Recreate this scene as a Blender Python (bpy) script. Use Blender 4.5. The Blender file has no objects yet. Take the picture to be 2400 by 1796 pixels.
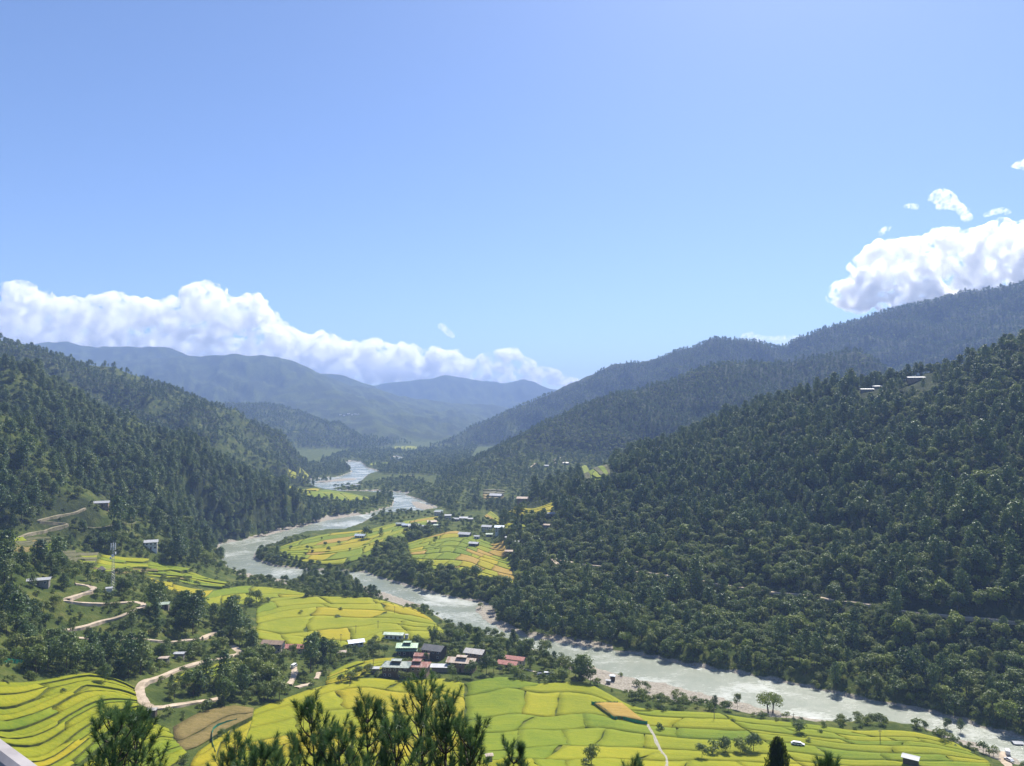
import bpy, bmesh, math, random
import numpy as np
from mathutils import Vector, Matrix

random.seed(7)
RNG = np.random.default_rng(11)
scene = bpy.context.scene
COL = scene.collection

# ------------------------------------------------------------------ camera
CAM_Z = 150.0
FOC = 1746.0                      # focal length in units of a 2400 px wide frame
PITCH = math.atan(72.0 / FOC)
cam_data = bpy.data.cameras.new('camera')
cam_data.sensor_width = 36.0
cam_data.lens = 36.0 * FOC / 2400.0
cam_data.clip_start = 0.05
cam_data.clip_end = 40000.0
cam = bpy.data.objects.new('camera', cam_data)
COL.objects.link(cam)
cam.location = (0, 0, CAM_Z)
cam.rotation_euler = (math.pi / 2 + PITCH, 0, 0)
scene.camera = cam

# ------------------------------------------------------------------ sky, sun, exposure
SUN_EL = math.radians(51.0)
SUN_AZ = math.radians(24.0)       # to the right of straight ahead (+Y)
world = bpy.data.worlds.new('World')
scene.world = world
world.use_nodes = True
wn = world.node_tree
wn.nodes.clear()
w_out = wn.nodes.new('ShaderNodeOutputWorld')
w_bg = wn.nodes.new('ShaderNodeBackground')
w_sky = wn.nodes.new('ShaderNodeTexSky')
w_sky.sky_type = 'NISHITA'
w_sky.sun_disc = False
w_sky.sun_elevation = SUN_EL
w_sky.sun_rotation = SUN_AZ
w_sky.altitude = 1300.0
w_sky.air_density = 1.0
w_sky.dust_density = 1.5
w_sky.ozone_density = 2.2
w_tint = wn.nodes.new('ShaderNodeMix')
w_tint.data_type = 'RGBA'
w_tint.blend_type = 'MULTIPLY'
w_tint.inputs[0].default_value = 1.0
w_tint.inputs[7].default_value = (0.845, 0.935, 1.11, 1)
wn.links.new(w_sky.outputs[0], w_tint.inputs[6])
wn.links.new(w_tint.outputs[2], w_bg.inputs[0])
w_bg.inputs[1].default_value = 0.088
wn.links.new(w_bg.outputs[0], w_out.inputs[0])

sun_data = bpy.data.lights.new('sun', 'SUN')
sun_data.energy = 5.0
sun_data.angle = math.radians(0.53)
sun_data.color = (1.0, 0.95, 0.87)
sun = bpy.data.objects.new('sun', sun_data)
COL.objects.link(sun)
_sd = Vector((math.sin(SUN_AZ) * math.cos(SUN_EL), math.cos(SUN_AZ) * math.cos(SUN_EL), math.sin(SUN_EL)))
sun.rotation_euler = _sd.to_track_quat('Z', 'Y').to_euler()
sun.location = (400, 600, 900)

vs = scene.view_settings
vs.view_transform = 'Standard'
vs.look = 'None'
vs.exposure = 0.78
vs.gamma = 1.0
vs.use_curve_mapping = False
cy = scene.cycles
cy.use_denoising = True
cy.max_bounces = 24
cy.diffuse_bounces = 4
cy.glossy_bounces = 2
cy.transmission_bounces = 6
cy.transparent_max_bounces = 8
cy.volume_bounces = 24
cy.sample_clamp_indirect = 4.0
cy.caustics_reflective = False
cy.caustics_refractive = False

# ------------------------------------------------------------------ small maths helpers
_cp, _sp = math.cos(PITCH), math.sin(PITCH)

def ray(px, py):
    """direction of the line of sight through a point of the photograph (2400 px scale), y component = 1"""
    dx = (px - 1200.0) / FOC
    dy = -(py - 898.0) / FOC
    y = _cp - dy * _sp
    z = _sp + dy * _cp
    return dx / y, z / y

def at(px, py, Y):
    """world point seen at (px, py) at the distance Y ahead of the camera"""
    a, b = ray(px, py)
    return (a * Y, Y, CAM_Z + b * Y)

def on_level(px, py, z):
    a, b = ray(px, py)
    Y = (z - CAM_Z) / b
    return (a * Y, Y, z)

def _hash(ix, iy, seed):
    h = (ix.astype(np.int64) * 374761393 + iy.astype(np.int64) * 668265263 + seed * 1442695041) & 0xFFFFFFFF
    h = ((h ^ (h >> 13)) * 1274126177) & 0xFFFFFFFF
    h = ((h ^ (h >> 16)) * 2246822519) & 0xFFFFFFFF
    h = h ^ (h >> 13)
    return (h & 0xFFFFFF) / float(0xFFFFFF)

def vnoise(x, y, seed=0):
    x = np.asarray(x, float); y = np.asarray(y, float)
    ix = np.floor(x); iy = np.floor(y)
    fx = x - ix; fy = y - iy
    fx = fx * fx * fx * (fx * (fx * 6 - 15) + 10)
    fy = fy * fy * fy * (fy * (fy * 6 - 15) + 10)
    a = _hash(ix, iy, seed); b = _hash(ix + 1, iy, seed)
    c = _hash(ix, iy + 1, seed); d = _hash(ix + 1, iy + 1, seed)
    return (a + (b - a) * fx) * (1 - fy) + (c + (d - c) * fx) * fy

def fbm(x, y, seed=0, octaves=4, gain=0.5):
    s = 0; amp = 1.0; tot = 0
    for o in range(octaves):
        s = s + amp * (vnoise(x * 2 ** o, y * 2 ** o, seed + o * 17) * 2 - 1)
        tot += amp; amp *= gain
    return s / tot

def ridged(x, y, seed=0, octaves=3):
    s = 0; amp = 1.0; tot = 0
    for o in range(octaves):
        s = s + amp * (1 - np.abs(vnoise(x * 2 ** o, y * 2 ** o, seed + o * 31) * 2 - 1))
        tot += amp; amp *= 0.5
    return s / tot

def in_poly(x, y, poly):
    x = np.asarray(x, float); y = np.asarray(y, float)
    c = np.zeros(x.shape, bool)
    n = len(poly)
    for i in range(n):
        x0, y0 = poly[i][:2]; x1, y1 = poly[(i + 1) % n][:2]
        if y0 == y1:
            continue
        m = ((y0 > y) != (y1 > y)) & (x < (x1 - x0) * (y - y0) / (y1 - y0) + x0)
        c ^= m
    return c

def dist_line(x, y, pts, closed=False):
    x = np.asarray(x, float); y = np.asarray(y, float)
    best = np.full(x.shape, 1e9)
    n = len(pts)
    for i in range(n if closed else n - 1):
        x0, y0 = pts[i][:2]; x1, y1 = pts[(i + 1) % n][:2]
        ex, ey = x1 - x0, y1 - y0
        L = ex * ex + ey * ey + 1e-9
        t = np.clip(((x - x0) * ex + (y - y0) * ey) / L, 0, 1)
        d = np.hypot(x - x0 - t * ex, y - y0 - t * ey)
        best = np.minimum(best, d)
    return best

def sd_poly(x, y, poly):
    d = dist_line(x, y, poly, True)
    return np.where(in_poly(x, y, poly), -d, d)

def smooth(pts, n=4):
    """Catmull-Rom resampling of an open polyline of 2-D or 3-D points"""
    P = np.array(pts, float)
    if len(P) < 3:
        return [tuple(P[0] + (P[-1] - P[0]) * k / n) for k in range(n + 1)]
    Q = np.vstack([2 * P[0] - P[1], P, 2 * P[-1] - P[-2]])
    out = []
    for i in range(1, len(Q) - 2):
        for k in range(n):
            t = k / n
            p0, p1, p2, p3 = Q[i - 1], Q[i], Q[i + 1], Q[i + 2]
            out.append(tuple(0.5 * (2 * p1 + (p2 - p0) * t + (2 * p0 - 5 * p1 + 4 * p2 - p3) * t * t
                                    + (3 * p1 - p0 - 3 * p2 + p3) * t ** 3)))
    out.append(tuple(P[-1]))
    return out

def smax(a, b, k):
    h = np.clip(0.5 + 0.5 * (a - b) / k, 0, 1)
    return b + (a - b) * h + k * h * (1 - h)

# ------------------------------------------------------------------ materials
def new_mat(name):
    m = bpy.data.materials.new(name)
    m.use_nodes = True
    nt = m.node_tree
    bsdf = nt.nodes['Principled BSDF']
    return m, nt, bsdf

def N(nt, kind, **props):
    n = nt.nodes.new(kind)
    for k, v in props.items():
        setattr(n, k, v)
    return n

def ramp(nt, fac, stops):
    r = N(nt, 'ShaderNodeValToRGB')
    el = r.color_ramp.elements
    el[0].position, el[0].color = stops[0][0], (*stops[0][1], 1)
    el[1].position, el[1].color = stops[-1][0], (*stops[-1][1], 1)
    for p, c in stops[1:-1]:
        e = el.new(p); e.color = (*c, 1)
    nt.links.new(fac, r.inputs[0])
    return r.outputs[0]

def mixc(nt, fac, a, b, blend='MIX'):
    m = N(nt, 'ShaderNodeMix', data_type='RGBA', blend_type=blend)
    for sock, v in ((m.inputs[0], fac), (m.inputs[6], a), (m.inputs[7], b)):
        if hasattr(v, 'is_output') or isinstance(v, bpy.types.NodeSocket):
            nt.links.new(v, sock)
        elif isinstance(v, tuple):
            sock.default_value = (*v, 1) if len(v) == 3 else v
        else:
            sock.default_value = v
    return m.outputs[2]

def mathn(nt, op, a, b=0.0):
    m = N(nt, 'ShaderNodeMath', operation=op)
    for i, v in enumerate((a, b)):
        if isinstance(v, bpy.types.NodeSocket):
            nt.links.new(v, m.inputs[i])
        else:
            m.inputs[i].default_value = v
    return m.outputs[0]

def noise_tex(nt, scale, detail=4, rough=0.55, vec=None, distortion=0.0):
    t = N(nt, 'ShaderNodeTexNoise')
    t.inputs['Scale'].default_value = scale
    t.inputs['Detail'].default_value = detail
    t.inputs['Roughness'].default_value = rough
    t.inputs['Distortion'].default_value = distortion
    if vec is not None:
        nt.links.new(vec, t.inputs['Vector'])
    return t.outputs['Fac']

def bump(nt, bsdf, height, strength=0.5, dist=1.0):
    b = N(nt, 'ShaderNodeBump')
    b.inputs['Strength'].default_value = strength
    b.inputs['Distance'].default_value = dist
    nt.links.new(height, b.inputs['Height'])
    nt.links.new(b.outputs[0], bsdf.inputs['Normal'])

def flat_mat(name, color, rough=0.8, var=0.25, scale=3.0, metallic=0.0, dirt=None, rand=0.0):
    """plain painted / weathered surface with patchy colour variation"""
    m, nt, b = new_mat(name)
    co = N(nt, 'ShaderNodeTexCoord').outputs['Object']
    n1 = noise_tex(nt, scale, 6, 0.65, co)
    lo = tuple(c * (1 - var) for c in color); hi = tuple(min(1, c * (1 + var)) for c in color)
    c = ramp(nt, n1, [(0.3, lo), (0.7, hi)])
    if dirt:
        n2 = noise_tex(nt, scale * 0.45, 5, 0.7, co, 0.6)
        f = ramp(nt, n2, [(0.48, (0, 0, 0)), (0.62, (1, 1, 1))])
        c = mixc(nt, f, c, dirt)
    nt.links.new(c, b.inputs['Base Color'])
    b.inputs['Roughness'].default_value = rough
    b.inputs['Metallic'].default_value = metallic
    b.inputs['Specular IOR Level'].default_value = 0.3
    return m

# ------------------------------------------------------------------ scene graph helpers
def mesh_obj(name, verts, faces, mat=None, parent=None, smooth_shade=False):
    me = bpy.data.meshes.new(name)
    me.from_pydata([tuple(map(float, v)) for v in verts], [], [tuple(map(int, f)) for f in faces])
    me.update()
    o = bpy.data.objects.new(name, me)
    COL.objects.link(o)
    if mat is not None:
        for m in (mat if isinstance(mat, (list, tuple)) else [mat]):
            me.materials.append(m)
    if smooth_shade:
        me.polygons.foreach_set('use_smooth', [True] * len(me.polygons))
    if parent is not None:
        o.parent = parent
    return o

def np_mesh(name, V, F):
    """fast mesh from numpy arrays; F is an (n,3) or (n,4) index array"""
    me = bpy.data.meshes.new(name)
    V = np.asarray(V, np.float32); F = np.asarray(F, np.int32)
    me.vertices.add(len(V)); me.vertices.foreach_set('co', V.ravel())
    k = F.shape[1]
    me.loops.add(F.size); me.loops.foreach_set('vertex_index', F.ravel())
    me.polygons.add(len(F))
    me.polygons.foreach_set('loop_start', np.arange(0, F.size, k, dtype=np.int32))
    me.update(calc_edges=True)
    return me

def link(name, me, parent=None, loc=(0, 0, 0)):
    o = bpy.data.objects.new(name, me)
    COL.objects.link(o)
    o.location = loc
    if parent is not None:
        o.parent = parent
    return o

def empty(name, loc=(0, 0, 0), rz=0.0):
    o = bpy.data.objects.new(name, None)
    COL.objects.link(o)
    o.location = loc
    o.rotation_euler = (0, 0, rz)
    o.empty_display_size = 0.5
    return o

def tag(o, label=None, cat=None, group=None, kind=None):
    for k, v in (('label', label), ('category', cat), ('group', group), ('kind', kind)):
        if v:
            o[k] = v
    return o

class MB:
    """collects boxes, bars and prisms and builds ONE mesh object"""
    def __init__(self):
        self.v = []; self.f = []
    def add(self, verts, faces):
        b = len(self.v)
        self.v += [tuple(v) for v in verts]
        self.f += [tuple(i + b for i in f) for f in faces]
        return self
    def box(self, x0, x1, y0, y1, z0, z1):
        return self.add([(x0, y0, z0), (x1, y0, z0), (x1, y1, z0), (x0, y1, z0),
                         (x0, y0, z1), (x1, y0, z1), (x1, y1, z1), (x0, y1, z1)],
                        [(0, 3, 2, 1), (4, 5, 6, 7), (0, 1, 5, 4), (1, 2, 6, 5), (2, 3, 7, 6), (3, 0, 4, 7)])
    def bar(self, a, b, r0, r1=None, n=6):
        r1 = r0 if r1 is None else r1
        a = Vector(a); b = Vector(b)
        d = (b - a).normalized()
        u = d.orthogonal().normalized(); w = d.cross(u)
        vs_ = []
        for p, r in ((a, r0), (b, r1)):
            for i in range(n):
                t = 2 * math.pi * i / n
                vs_.append(p + u * math.cos(t) * r + w * math.sin(t) * r)
        fs = [(i, (i + 1) % n, n + (i + 1) % n, n + i) for i in range(n)]
        fs += [tuple(range(n - 1, -1, -1)), tuple(range(n, 2 * n))]
        return self.add(vs_, fs)
    def build(self, name, mat, parent=None, smooth_shade=False):
        return mesh_obj(name, self.v, self.f, mat, parent, smooth_shade)
# ------------------------------------------------------------------ the lie of the land
# river banks, far to near, on the water level z = 0
def lvl(pts, z=0.0):
    return [on_level(px, py, z)[:2] for px, py in pts]

RIVER_L = [(515, 1275), (511, 1292), (518, 1312), (531, 1330), (568, 1342), (620, 1350), (672, 1358), (690, 1366),
           (720, 1352), (780, 1350), (841, 1366), (890, 1384), (938, 1400), (999, 1421), (1020, 1440), (1078, 1474), (1156, 1494),
           (1215, 1504), (1273, 1533), (1332, 1549), (1390, 1562), (1468, 1584), (1500, 1590), (1600, 1612), (1663, 1627), (1744, 1647),
           (1846, 1672), (1948, 1688), (2110, 1700), (2192, 1713), (2273, 1738), (2354, 1763), (2420, 1795), (2560, 1860), (2800, 1950)]
RIVER_R = [(637, 1288), (596, 1296), (594, 1312), (645, 1328), (735, 1338), (857, 1343), (881, 1353), (979, 1381), (1060, 1402),
           (1117, 1410), (1113, 1431), (1140, 1458), (1187, 1482), (1234, 1495), (1312, 1509), (1429, 1525), (1507, 1536), (1600, 1557),
           (1622, 1561), (1744, 1581), (1866, 1606), (1988, 1634), (2110, 1655), (2232, 1683), (2314, 1711), (2400, 1732), (2560, 1785), (2800, 1860)]
UP_L = [(906, 1157), (924, 1172), (922, 1186), (857, 1206), (775, 1219), (694, 1239), (613, 1260), (515, 1275)]
UP_R = [(946, 1160), (979, 1170), (1022, 1188), (1022, 1196), (983, 1201), (930, 1203), (873, 1211), (841, 1231), (796, 1247), (710, 1254), (649, 1271), (637, 1288)]
RIVER_MAIN = lvl(UP_L[:-1] + RIVER_L + RIVER_R[::-1] + UP_R[::-1][1:])
RIVER_FAR = lvl([(780, 1086), (826, 1081), (845, 1083), (860, 1097), (889, 1105), (862, 1112), (850, 1124), (836, 1134), (775, 1146), (905, 1158), (947, 1161),
                 (960, 1156), (900, 1150), (795, 1152), (714, 1142), (688, 1129), (731, 1123), (796, 1117), (826, 1106), (808, 1091)])
RIVER_TIP = lvl([(921, 1070), (934, 1070), (948, 1075), (946, 1082), (926, 1083)])
GRAVEL = [lvl(p) for p in (
    [(841, 1366), (938, 1400), (1003, 1424), (960, 1425), (900, 1406), (850, 1385), (820, 1372)],
    [(1273, 1533), (1390, 1562), (1500, 1590), (1600, 1612), (1700, 1638), (1660, 1648), (1560, 1648), (1470, 1625), (1390, 1600), (1330, 1565)],
    [(1650, 1632), (1744, 1647), (1846, 1672), (1948, 1688), (1900, 1692), (1800, 1682), (1700, 1662)],
    [(2192, 1713), (2273, 1738), (2354, 1763), (2420, 1795), (2360, 1790), (2270, 1752), (2200, 1722)],
    [(613, 1260), (694, 1239), (775, 1219), (857, 1206), (830, 1205), (760, 1214), (640, 1245), (585, 1262)],
    [(568, 1342), (620, 1350), (672, 1358), (678, 1372), (640, 1362), (560, 1352)],
    [(1117, 1408), (1113, 1431), (1140, 1458), (1187, 1482), (1234, 1495), (1225, 1486), (1160, 1452), (1148, 1420)],
    [(1234, 1495), (1312, 1509), (1429, 1525), (1430, 1515), (1320, 1497), (1240, 1485)],
)]
SAND_BAR = lvl([(960, 1176), (975, 1175), (1022, 1188), (1010, 1199), (975, 1192)])
FAR_BAR = lvl([(740, 1128), (800, 1121), (845, 1120), (830, 1126), (770, 1131), (735, 1133)])
GRAVEL.append(SAND_BAR); GRAVEL.append(FAR_BAR)

# valley floor levels: (px, py, z)
FLOOR = [(1400, 1700, 7), (1900, 1710, 6), (2300, 1780, 4), (1600, 1790, 10), (1000, 1720, 13), (1100, 1620, 9), (1300, 1620, 7),
         (1750, 1660, 4), (2000, 1700, 4), (1500, 1650, 5), (700, 1780, 20), (450, 1790, 27), (100, 1780, 36), (0, 1700, 44), (0, 1600, 52), (-200, 1650, 62), (200, 1610, 42),
         (330, 1590, 35), (330, 1650, 32), (400, 1740, 27), (500, 1650, 24), (560, 1560, 24), (640, 1600, 19), (700, 1650, 16), (800, 1600, 12), (820, 1540, 10),
         (560, 1480, 19), (650, 1500, 12), (800, 1450, 7), (1000, 1490, 6), (600, 1410, 11), (740, 1400, 6), (960, 1440, 5), (1100, 1560, 7), (1300, 1560, 5),
         (120, 1490, 41), (250, 1480, 37), (400, 1500, 30), (330, 1425, 45), (140, 1402, 53), (215, 1375, 52), (262, 1386, 48), (100, 1370, 58), (0, 1400, 62), (-200, 1380, 80),
         (420, 1440, 34), (480, 1470, 26), (450, 1400, 22), (400, 1350, 28), (330, 1310, 36), (240, 1290, 44), (150, 1290, 52), (480, 1350, 17), (560, 1375, 10), (650, 1380, 5), (560, 1350, 4),
         (440, 1300, 26), (0, 1260, 78),
         (700, 1295, 5), (800, 1300, 7), (900, 1300, 9), (1000, 1300, 11), (1100, 1320, 13), (1200, 1360, 12), (1060, 1390, 5), (900, 1345, 4), (700, 1325, 3),
         (900, 1240, 8), (1050, 1215, 10), (1000, 1195, 5), (1100, 1260, 15), (1200, 1245, 14), (1250, 1205, 10), (1296, 1192, 10), (1150, 1160, 9), (1220, 1170, 6),
         (1300, 1110, 34), (1380, 1120, 25), (1240, 1080, 55), (1330, 1072, 57), (1420, 1062, 63), (1200, 1310, 14), (1250, 1290, 13), (1300, 1240, 13),
         (750, 1160, 4), (650, 1140, 6), (860, 1172, 4), (900, 1120, 4), (960, 1100, 6), (950, 1055, 6), (1000, 1140, 9), (1050, 1120, 10), (1040, 1160, 14), (660, 1110, 6), (760, 1105, 3), (880, 1086, 4), (900, 1150, 3),
         (1250, 1470, 4), (1400, 1490, 6), (1480, 1450, 12), (1600, 1520, 8), (1900, 1590, 8), (2200, 1660, 8)]

SPINES = {
    # name: (points (px, py, distance, tree height to take off), front slope, back slope)
    'R1': ([(1290, 1205, 1120, 10, .18), (1400, 1128, 1105, 14, .20), (1500, 1058, 1080, 14, .22), (1600, 1006, 1040, 14, .26), (1700, 962, 1000, 12, .30),
            (1900, 910, 930, 12, .35), (2100, 870, 880, 12, .39), (2250, 824, 840, 12, .42), (2400, 772, 800, 12, .45), (2700, 700, 760, 12, .46), (3100, 640, 720, 12, .46)], .35),
    'R2A': ([(1045, 1188, 1210, 4, .45), (1075, 1140, 1358, 10, .42), (1110, 1095, 1516, 10, .40), (1200, 1035, 1694, 10, .38), (1400, 935, 1894, 10, .36), (1600, 875, 1945, 10, .40),
             (1698, 845, 1971, 10, .45), (1850, 846, 2022, 10, .45), (2000, 815, 1996, 10, .45)], .35),
    'R2B': ([(950, 1066, 2900, 2, .30), (1041, 1033, 3195, 9, .38), (1193, 958, 3383, 9, .42), (1345, 893, 3562, 9, .46), (1432, 850, 3500, 9, .48), (1541, 838, 3437, 9, .5),
             (1671, 791, 3312, 9, .5), (1780, 795, 3250, 9, .5), (1823, 809, 3250, 9, .5), (1931, 768, 3125, 9, .5), (2094, 719, 3000, 9, .5), (2257, 681, 2875, 9, .5),
             (2400, 659, 2750, 9, .5), (2600, 655, 2750, 9, .5)], .40),
    'L1': ([(-420, 860, 560, 10, .6), (-150, 905, 610, 10, .6), (0, 968, 650, 10, .6), (145, 1042, 690, 10, .55), (326, 1130, 740, 10, .5), (435, 1193, 775, 9, .5), (470, 1247, 785, 8, .5), (520, 1325, 750, 3, .5)], .45),
    'L2': ([(-500, 775, 800, 10, .5), (-200, 800, 850, 10, .5), (0, 840, 900, 10, .48), (145, 897, 960, 10, .46), (254, 953, 1010, 10, .46), (312, 960, 1050, 10, .46), (435, 1020, 1110, 10, .46),
            (544, 1071, 1160, 10, .44), (600, 1093, 1190, 10, .42), (700, 1130, 1220, 10, .36), (800, 1153, 1240, 9, .3), (900, 1170, 1260, 6, .3)], .45),
    'L3': ([(-400, 740, 1288, 10, .5), (-100, 765, 1400, 10, .5), (0, 784, 1456, 10, .5), (72, 808, 1489, 10, .5), (181, 838, 1545, 10, .5), (272, 845, 1601, 10, .5), (344, 871, 1657, 10, .5),
            (417, 909, 1736, 10, .5), (508, 945, 1814, 10, .5), (600, 992, 1892, 10, .5), (670, 1050, 1948, 9, .45), (720, 1098, 1993, 4, .4)], .45),
    'L4': ([(200, 920, 3000, 8, .3), (400, 936, 3200, 8, .26), (520, 940, 3300, 8, .24), (651, 946, 3300, 8, .22), (749, 978, 3200, 8, .20), (868, 1044, 2900, 8, .16), (925, 1075, 2700, 3, .14)], .45),
    'L5': ([(200, 850, 5464, 0, .40), (452, 833, 5464, 0, .40), (554, 829, 5464, 0, .40), (650, 835, 5464, 0, .40), (700, 852, 5546, 0, .38), (748, 876, 5629, 0, .36), (806, 899, 5712, 0, .34),
            (887, 913, 5878, 0, .30), (938, 926, 5961, 0, .28), (989, 933, 6044, 0, .26), (1057, 945, 6210, 0, .25), (1152, 947, 6375, 0, .25), (1200, 957, 6541, 0, .25), (1400, 960, 6624, 0, .25)], .3),
    'L5B': ([(-500, 810, 5629, 0, .4), (60, 806, 5961, 0, .4), (158, 800, 5961, 0, .4), (202, 811, 5961, 0, .4), (316, 811, 5961, 0, .4), (389, 812, 5961, 0, .4), (452, 835, 5961, 0, .4), (560, 870, 5961, 0, .4)], .3),
    'L5C': ([(720, 876, 6739, 0, .4), (755, 876, 6739, 0, .4), (796, 877, 6739, 0, .4), (833, 889, 6739, 0, .4), (867, 901, 6825, 0, .4), (910, 918, 6912, 0, .4)], .3),
    'L5S': ([(700, 860, 5350, 0, .25), (760, 905, 4900, 0, .22), (830, 945, 4400, 0, .2), (880, 985, 3900, 0, .18), (930, 1036, 3400, 0, .16)], .4),
    'L5T': ([(860, 915, 5700, 0, .25), (900, 932, 5300, 0, .22), (980, 985, 4500, 0, .2), (1040, 1036, 3700, 0, .16)], .4),
    'L6': ([(820, 910, 8460, 0, .4), (884, 903, 8460, 0, .4), (931, 893, 8460, 0, .4), (1006, 887, 8460, 0, .4), (1043, 879, 8460, 0, .4), (1094, 886, 8460, 0, .4), (1142, 891, 8460, 0, .4), (1179, 897, 8460, 0, .4),
            (1226, 887, 8460, 0, .4), (1247, 893, 8460, 0, .4), (1290, 912, 8460, 0, .4), (1500, 915, 8460, 0, .4)], .4),
    'L7': ([(980, 945, 7740, 0, .3), (1016, 938, 7740, 0, .3), (1074, 932, 7740, 0, .3), (1125, 935, 7740, 0, .3), (1180, 955, 7740, 0, .3)], .3),
}
for _k, (_p, _b) in list(SPINES.items()):
    pts = []
    for (px, py, Y, th, k) in _p:
        X, Yy, Z = at(px, py, Y)
        pts.append((X, Yy, Z - th, k))
    SPINES[_k] = (pts, _b)

_fc = np.array([on_level(px, py, z) for px, py, z in FLOOR])
_fc = np.vstack([_fc, [(-60, 150, 30), (60, 150, 22), (300, 150, 5), (-300, 200, 75), (-420, 320, 95), (0, -200, 60), (-600, 100, 120), (600, 100, 10), (800, 400, 60),
                       (185, 1080, 20), (100, 850, 12), (200, 700, 8), (300, 900, 14), (450, 800, 20), (300, 1120, 30), (450, 1150, 40), (120, 1000, 16), (60, 1060, 18), (400, 600, 10), (1500, 3000, 20), (-1500, 3000, 20), (0, 5200, 10), (3000, 5000, 20), (-3000, 5000, 20), (0, 9000, 10), (6000, 12000, 20), (-6000, 12000, 20), (0, 13500, 20), (600, 3200, 15), (-700, 2600, 15)]])
def _fdom(x, y):
    r = np.hypot(x, y) + 60.0
    return np.arctan2(x, np.maximum(y, 1e-6) + 60) * 2.0, np.log(r)
_fu, _fv = _fdom(_fc[:, 0], _fc[:, 1])
_D = np.hypot(_fu[:, None] - _fu[None], _fv[:, None] - _fv[None])
_A = np.block([[_D + np.eye(len(_fc)) * 0.0, np.ones((len(_fc), 1))], [np.ones((1, len(_fc))), np.zeros((1, 1))]])
_w = np.linalg.solve(_A, np.append(_fc[:, 2], 0.0))

def floor_z(x, y):
    u, v = _fdom(x, y)
    z = np.full(u.shape, _w[-1])
    for i in range(len(_fc)):
        z = z + _w[i] * np.hypot(u - _fu[i], v - _fv[i])
    return np.maximum(z, 1.2)

def spine_z(x, y, pts, kb):
    best = np.full(x.shape, -1e9); drop = np.zeros(x.shape)
    for i in range(len(pts) - 1):
        x0, y0, z0, k0 = pts[i]; x1, y1, z1, k1 = pts[i + 1]
        ex, ey = x1 - x0, y1 - y0
        L = ex * ex + ey * ey
        t = np.clip(((x - x0) * ex + (y - y0) * ey) / L, 0, 1)
        qx = x0 + t * ex; qy = y0 + t * ey
        sl = math.sqrt(L)
        along = np.abs((x - qx) * ex + (y - qy) * ey) / sl; perp = np.abs((x - qx) * ey - (y - qy) * ex) / sl
        d = np.hypot(perp, 2.0 * along)         # a spine falls away faster along its length than to its sides
        # front = nearer to the viewpoint than the spine
        front = np.hypot(x, y) < np.hypot(qx, qy)
        k = np.where(front, k0 + (k1 - k0) * t, kb)
        dr = k * (np.sqrt(d * d + 64.0) - 8.0)
        zz = z0 + (z1 - z0) * t - dr
        drop = np.where(zz > best, dr, drop)
        best = np.maximum(best, zz)
    return best, drop

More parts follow.
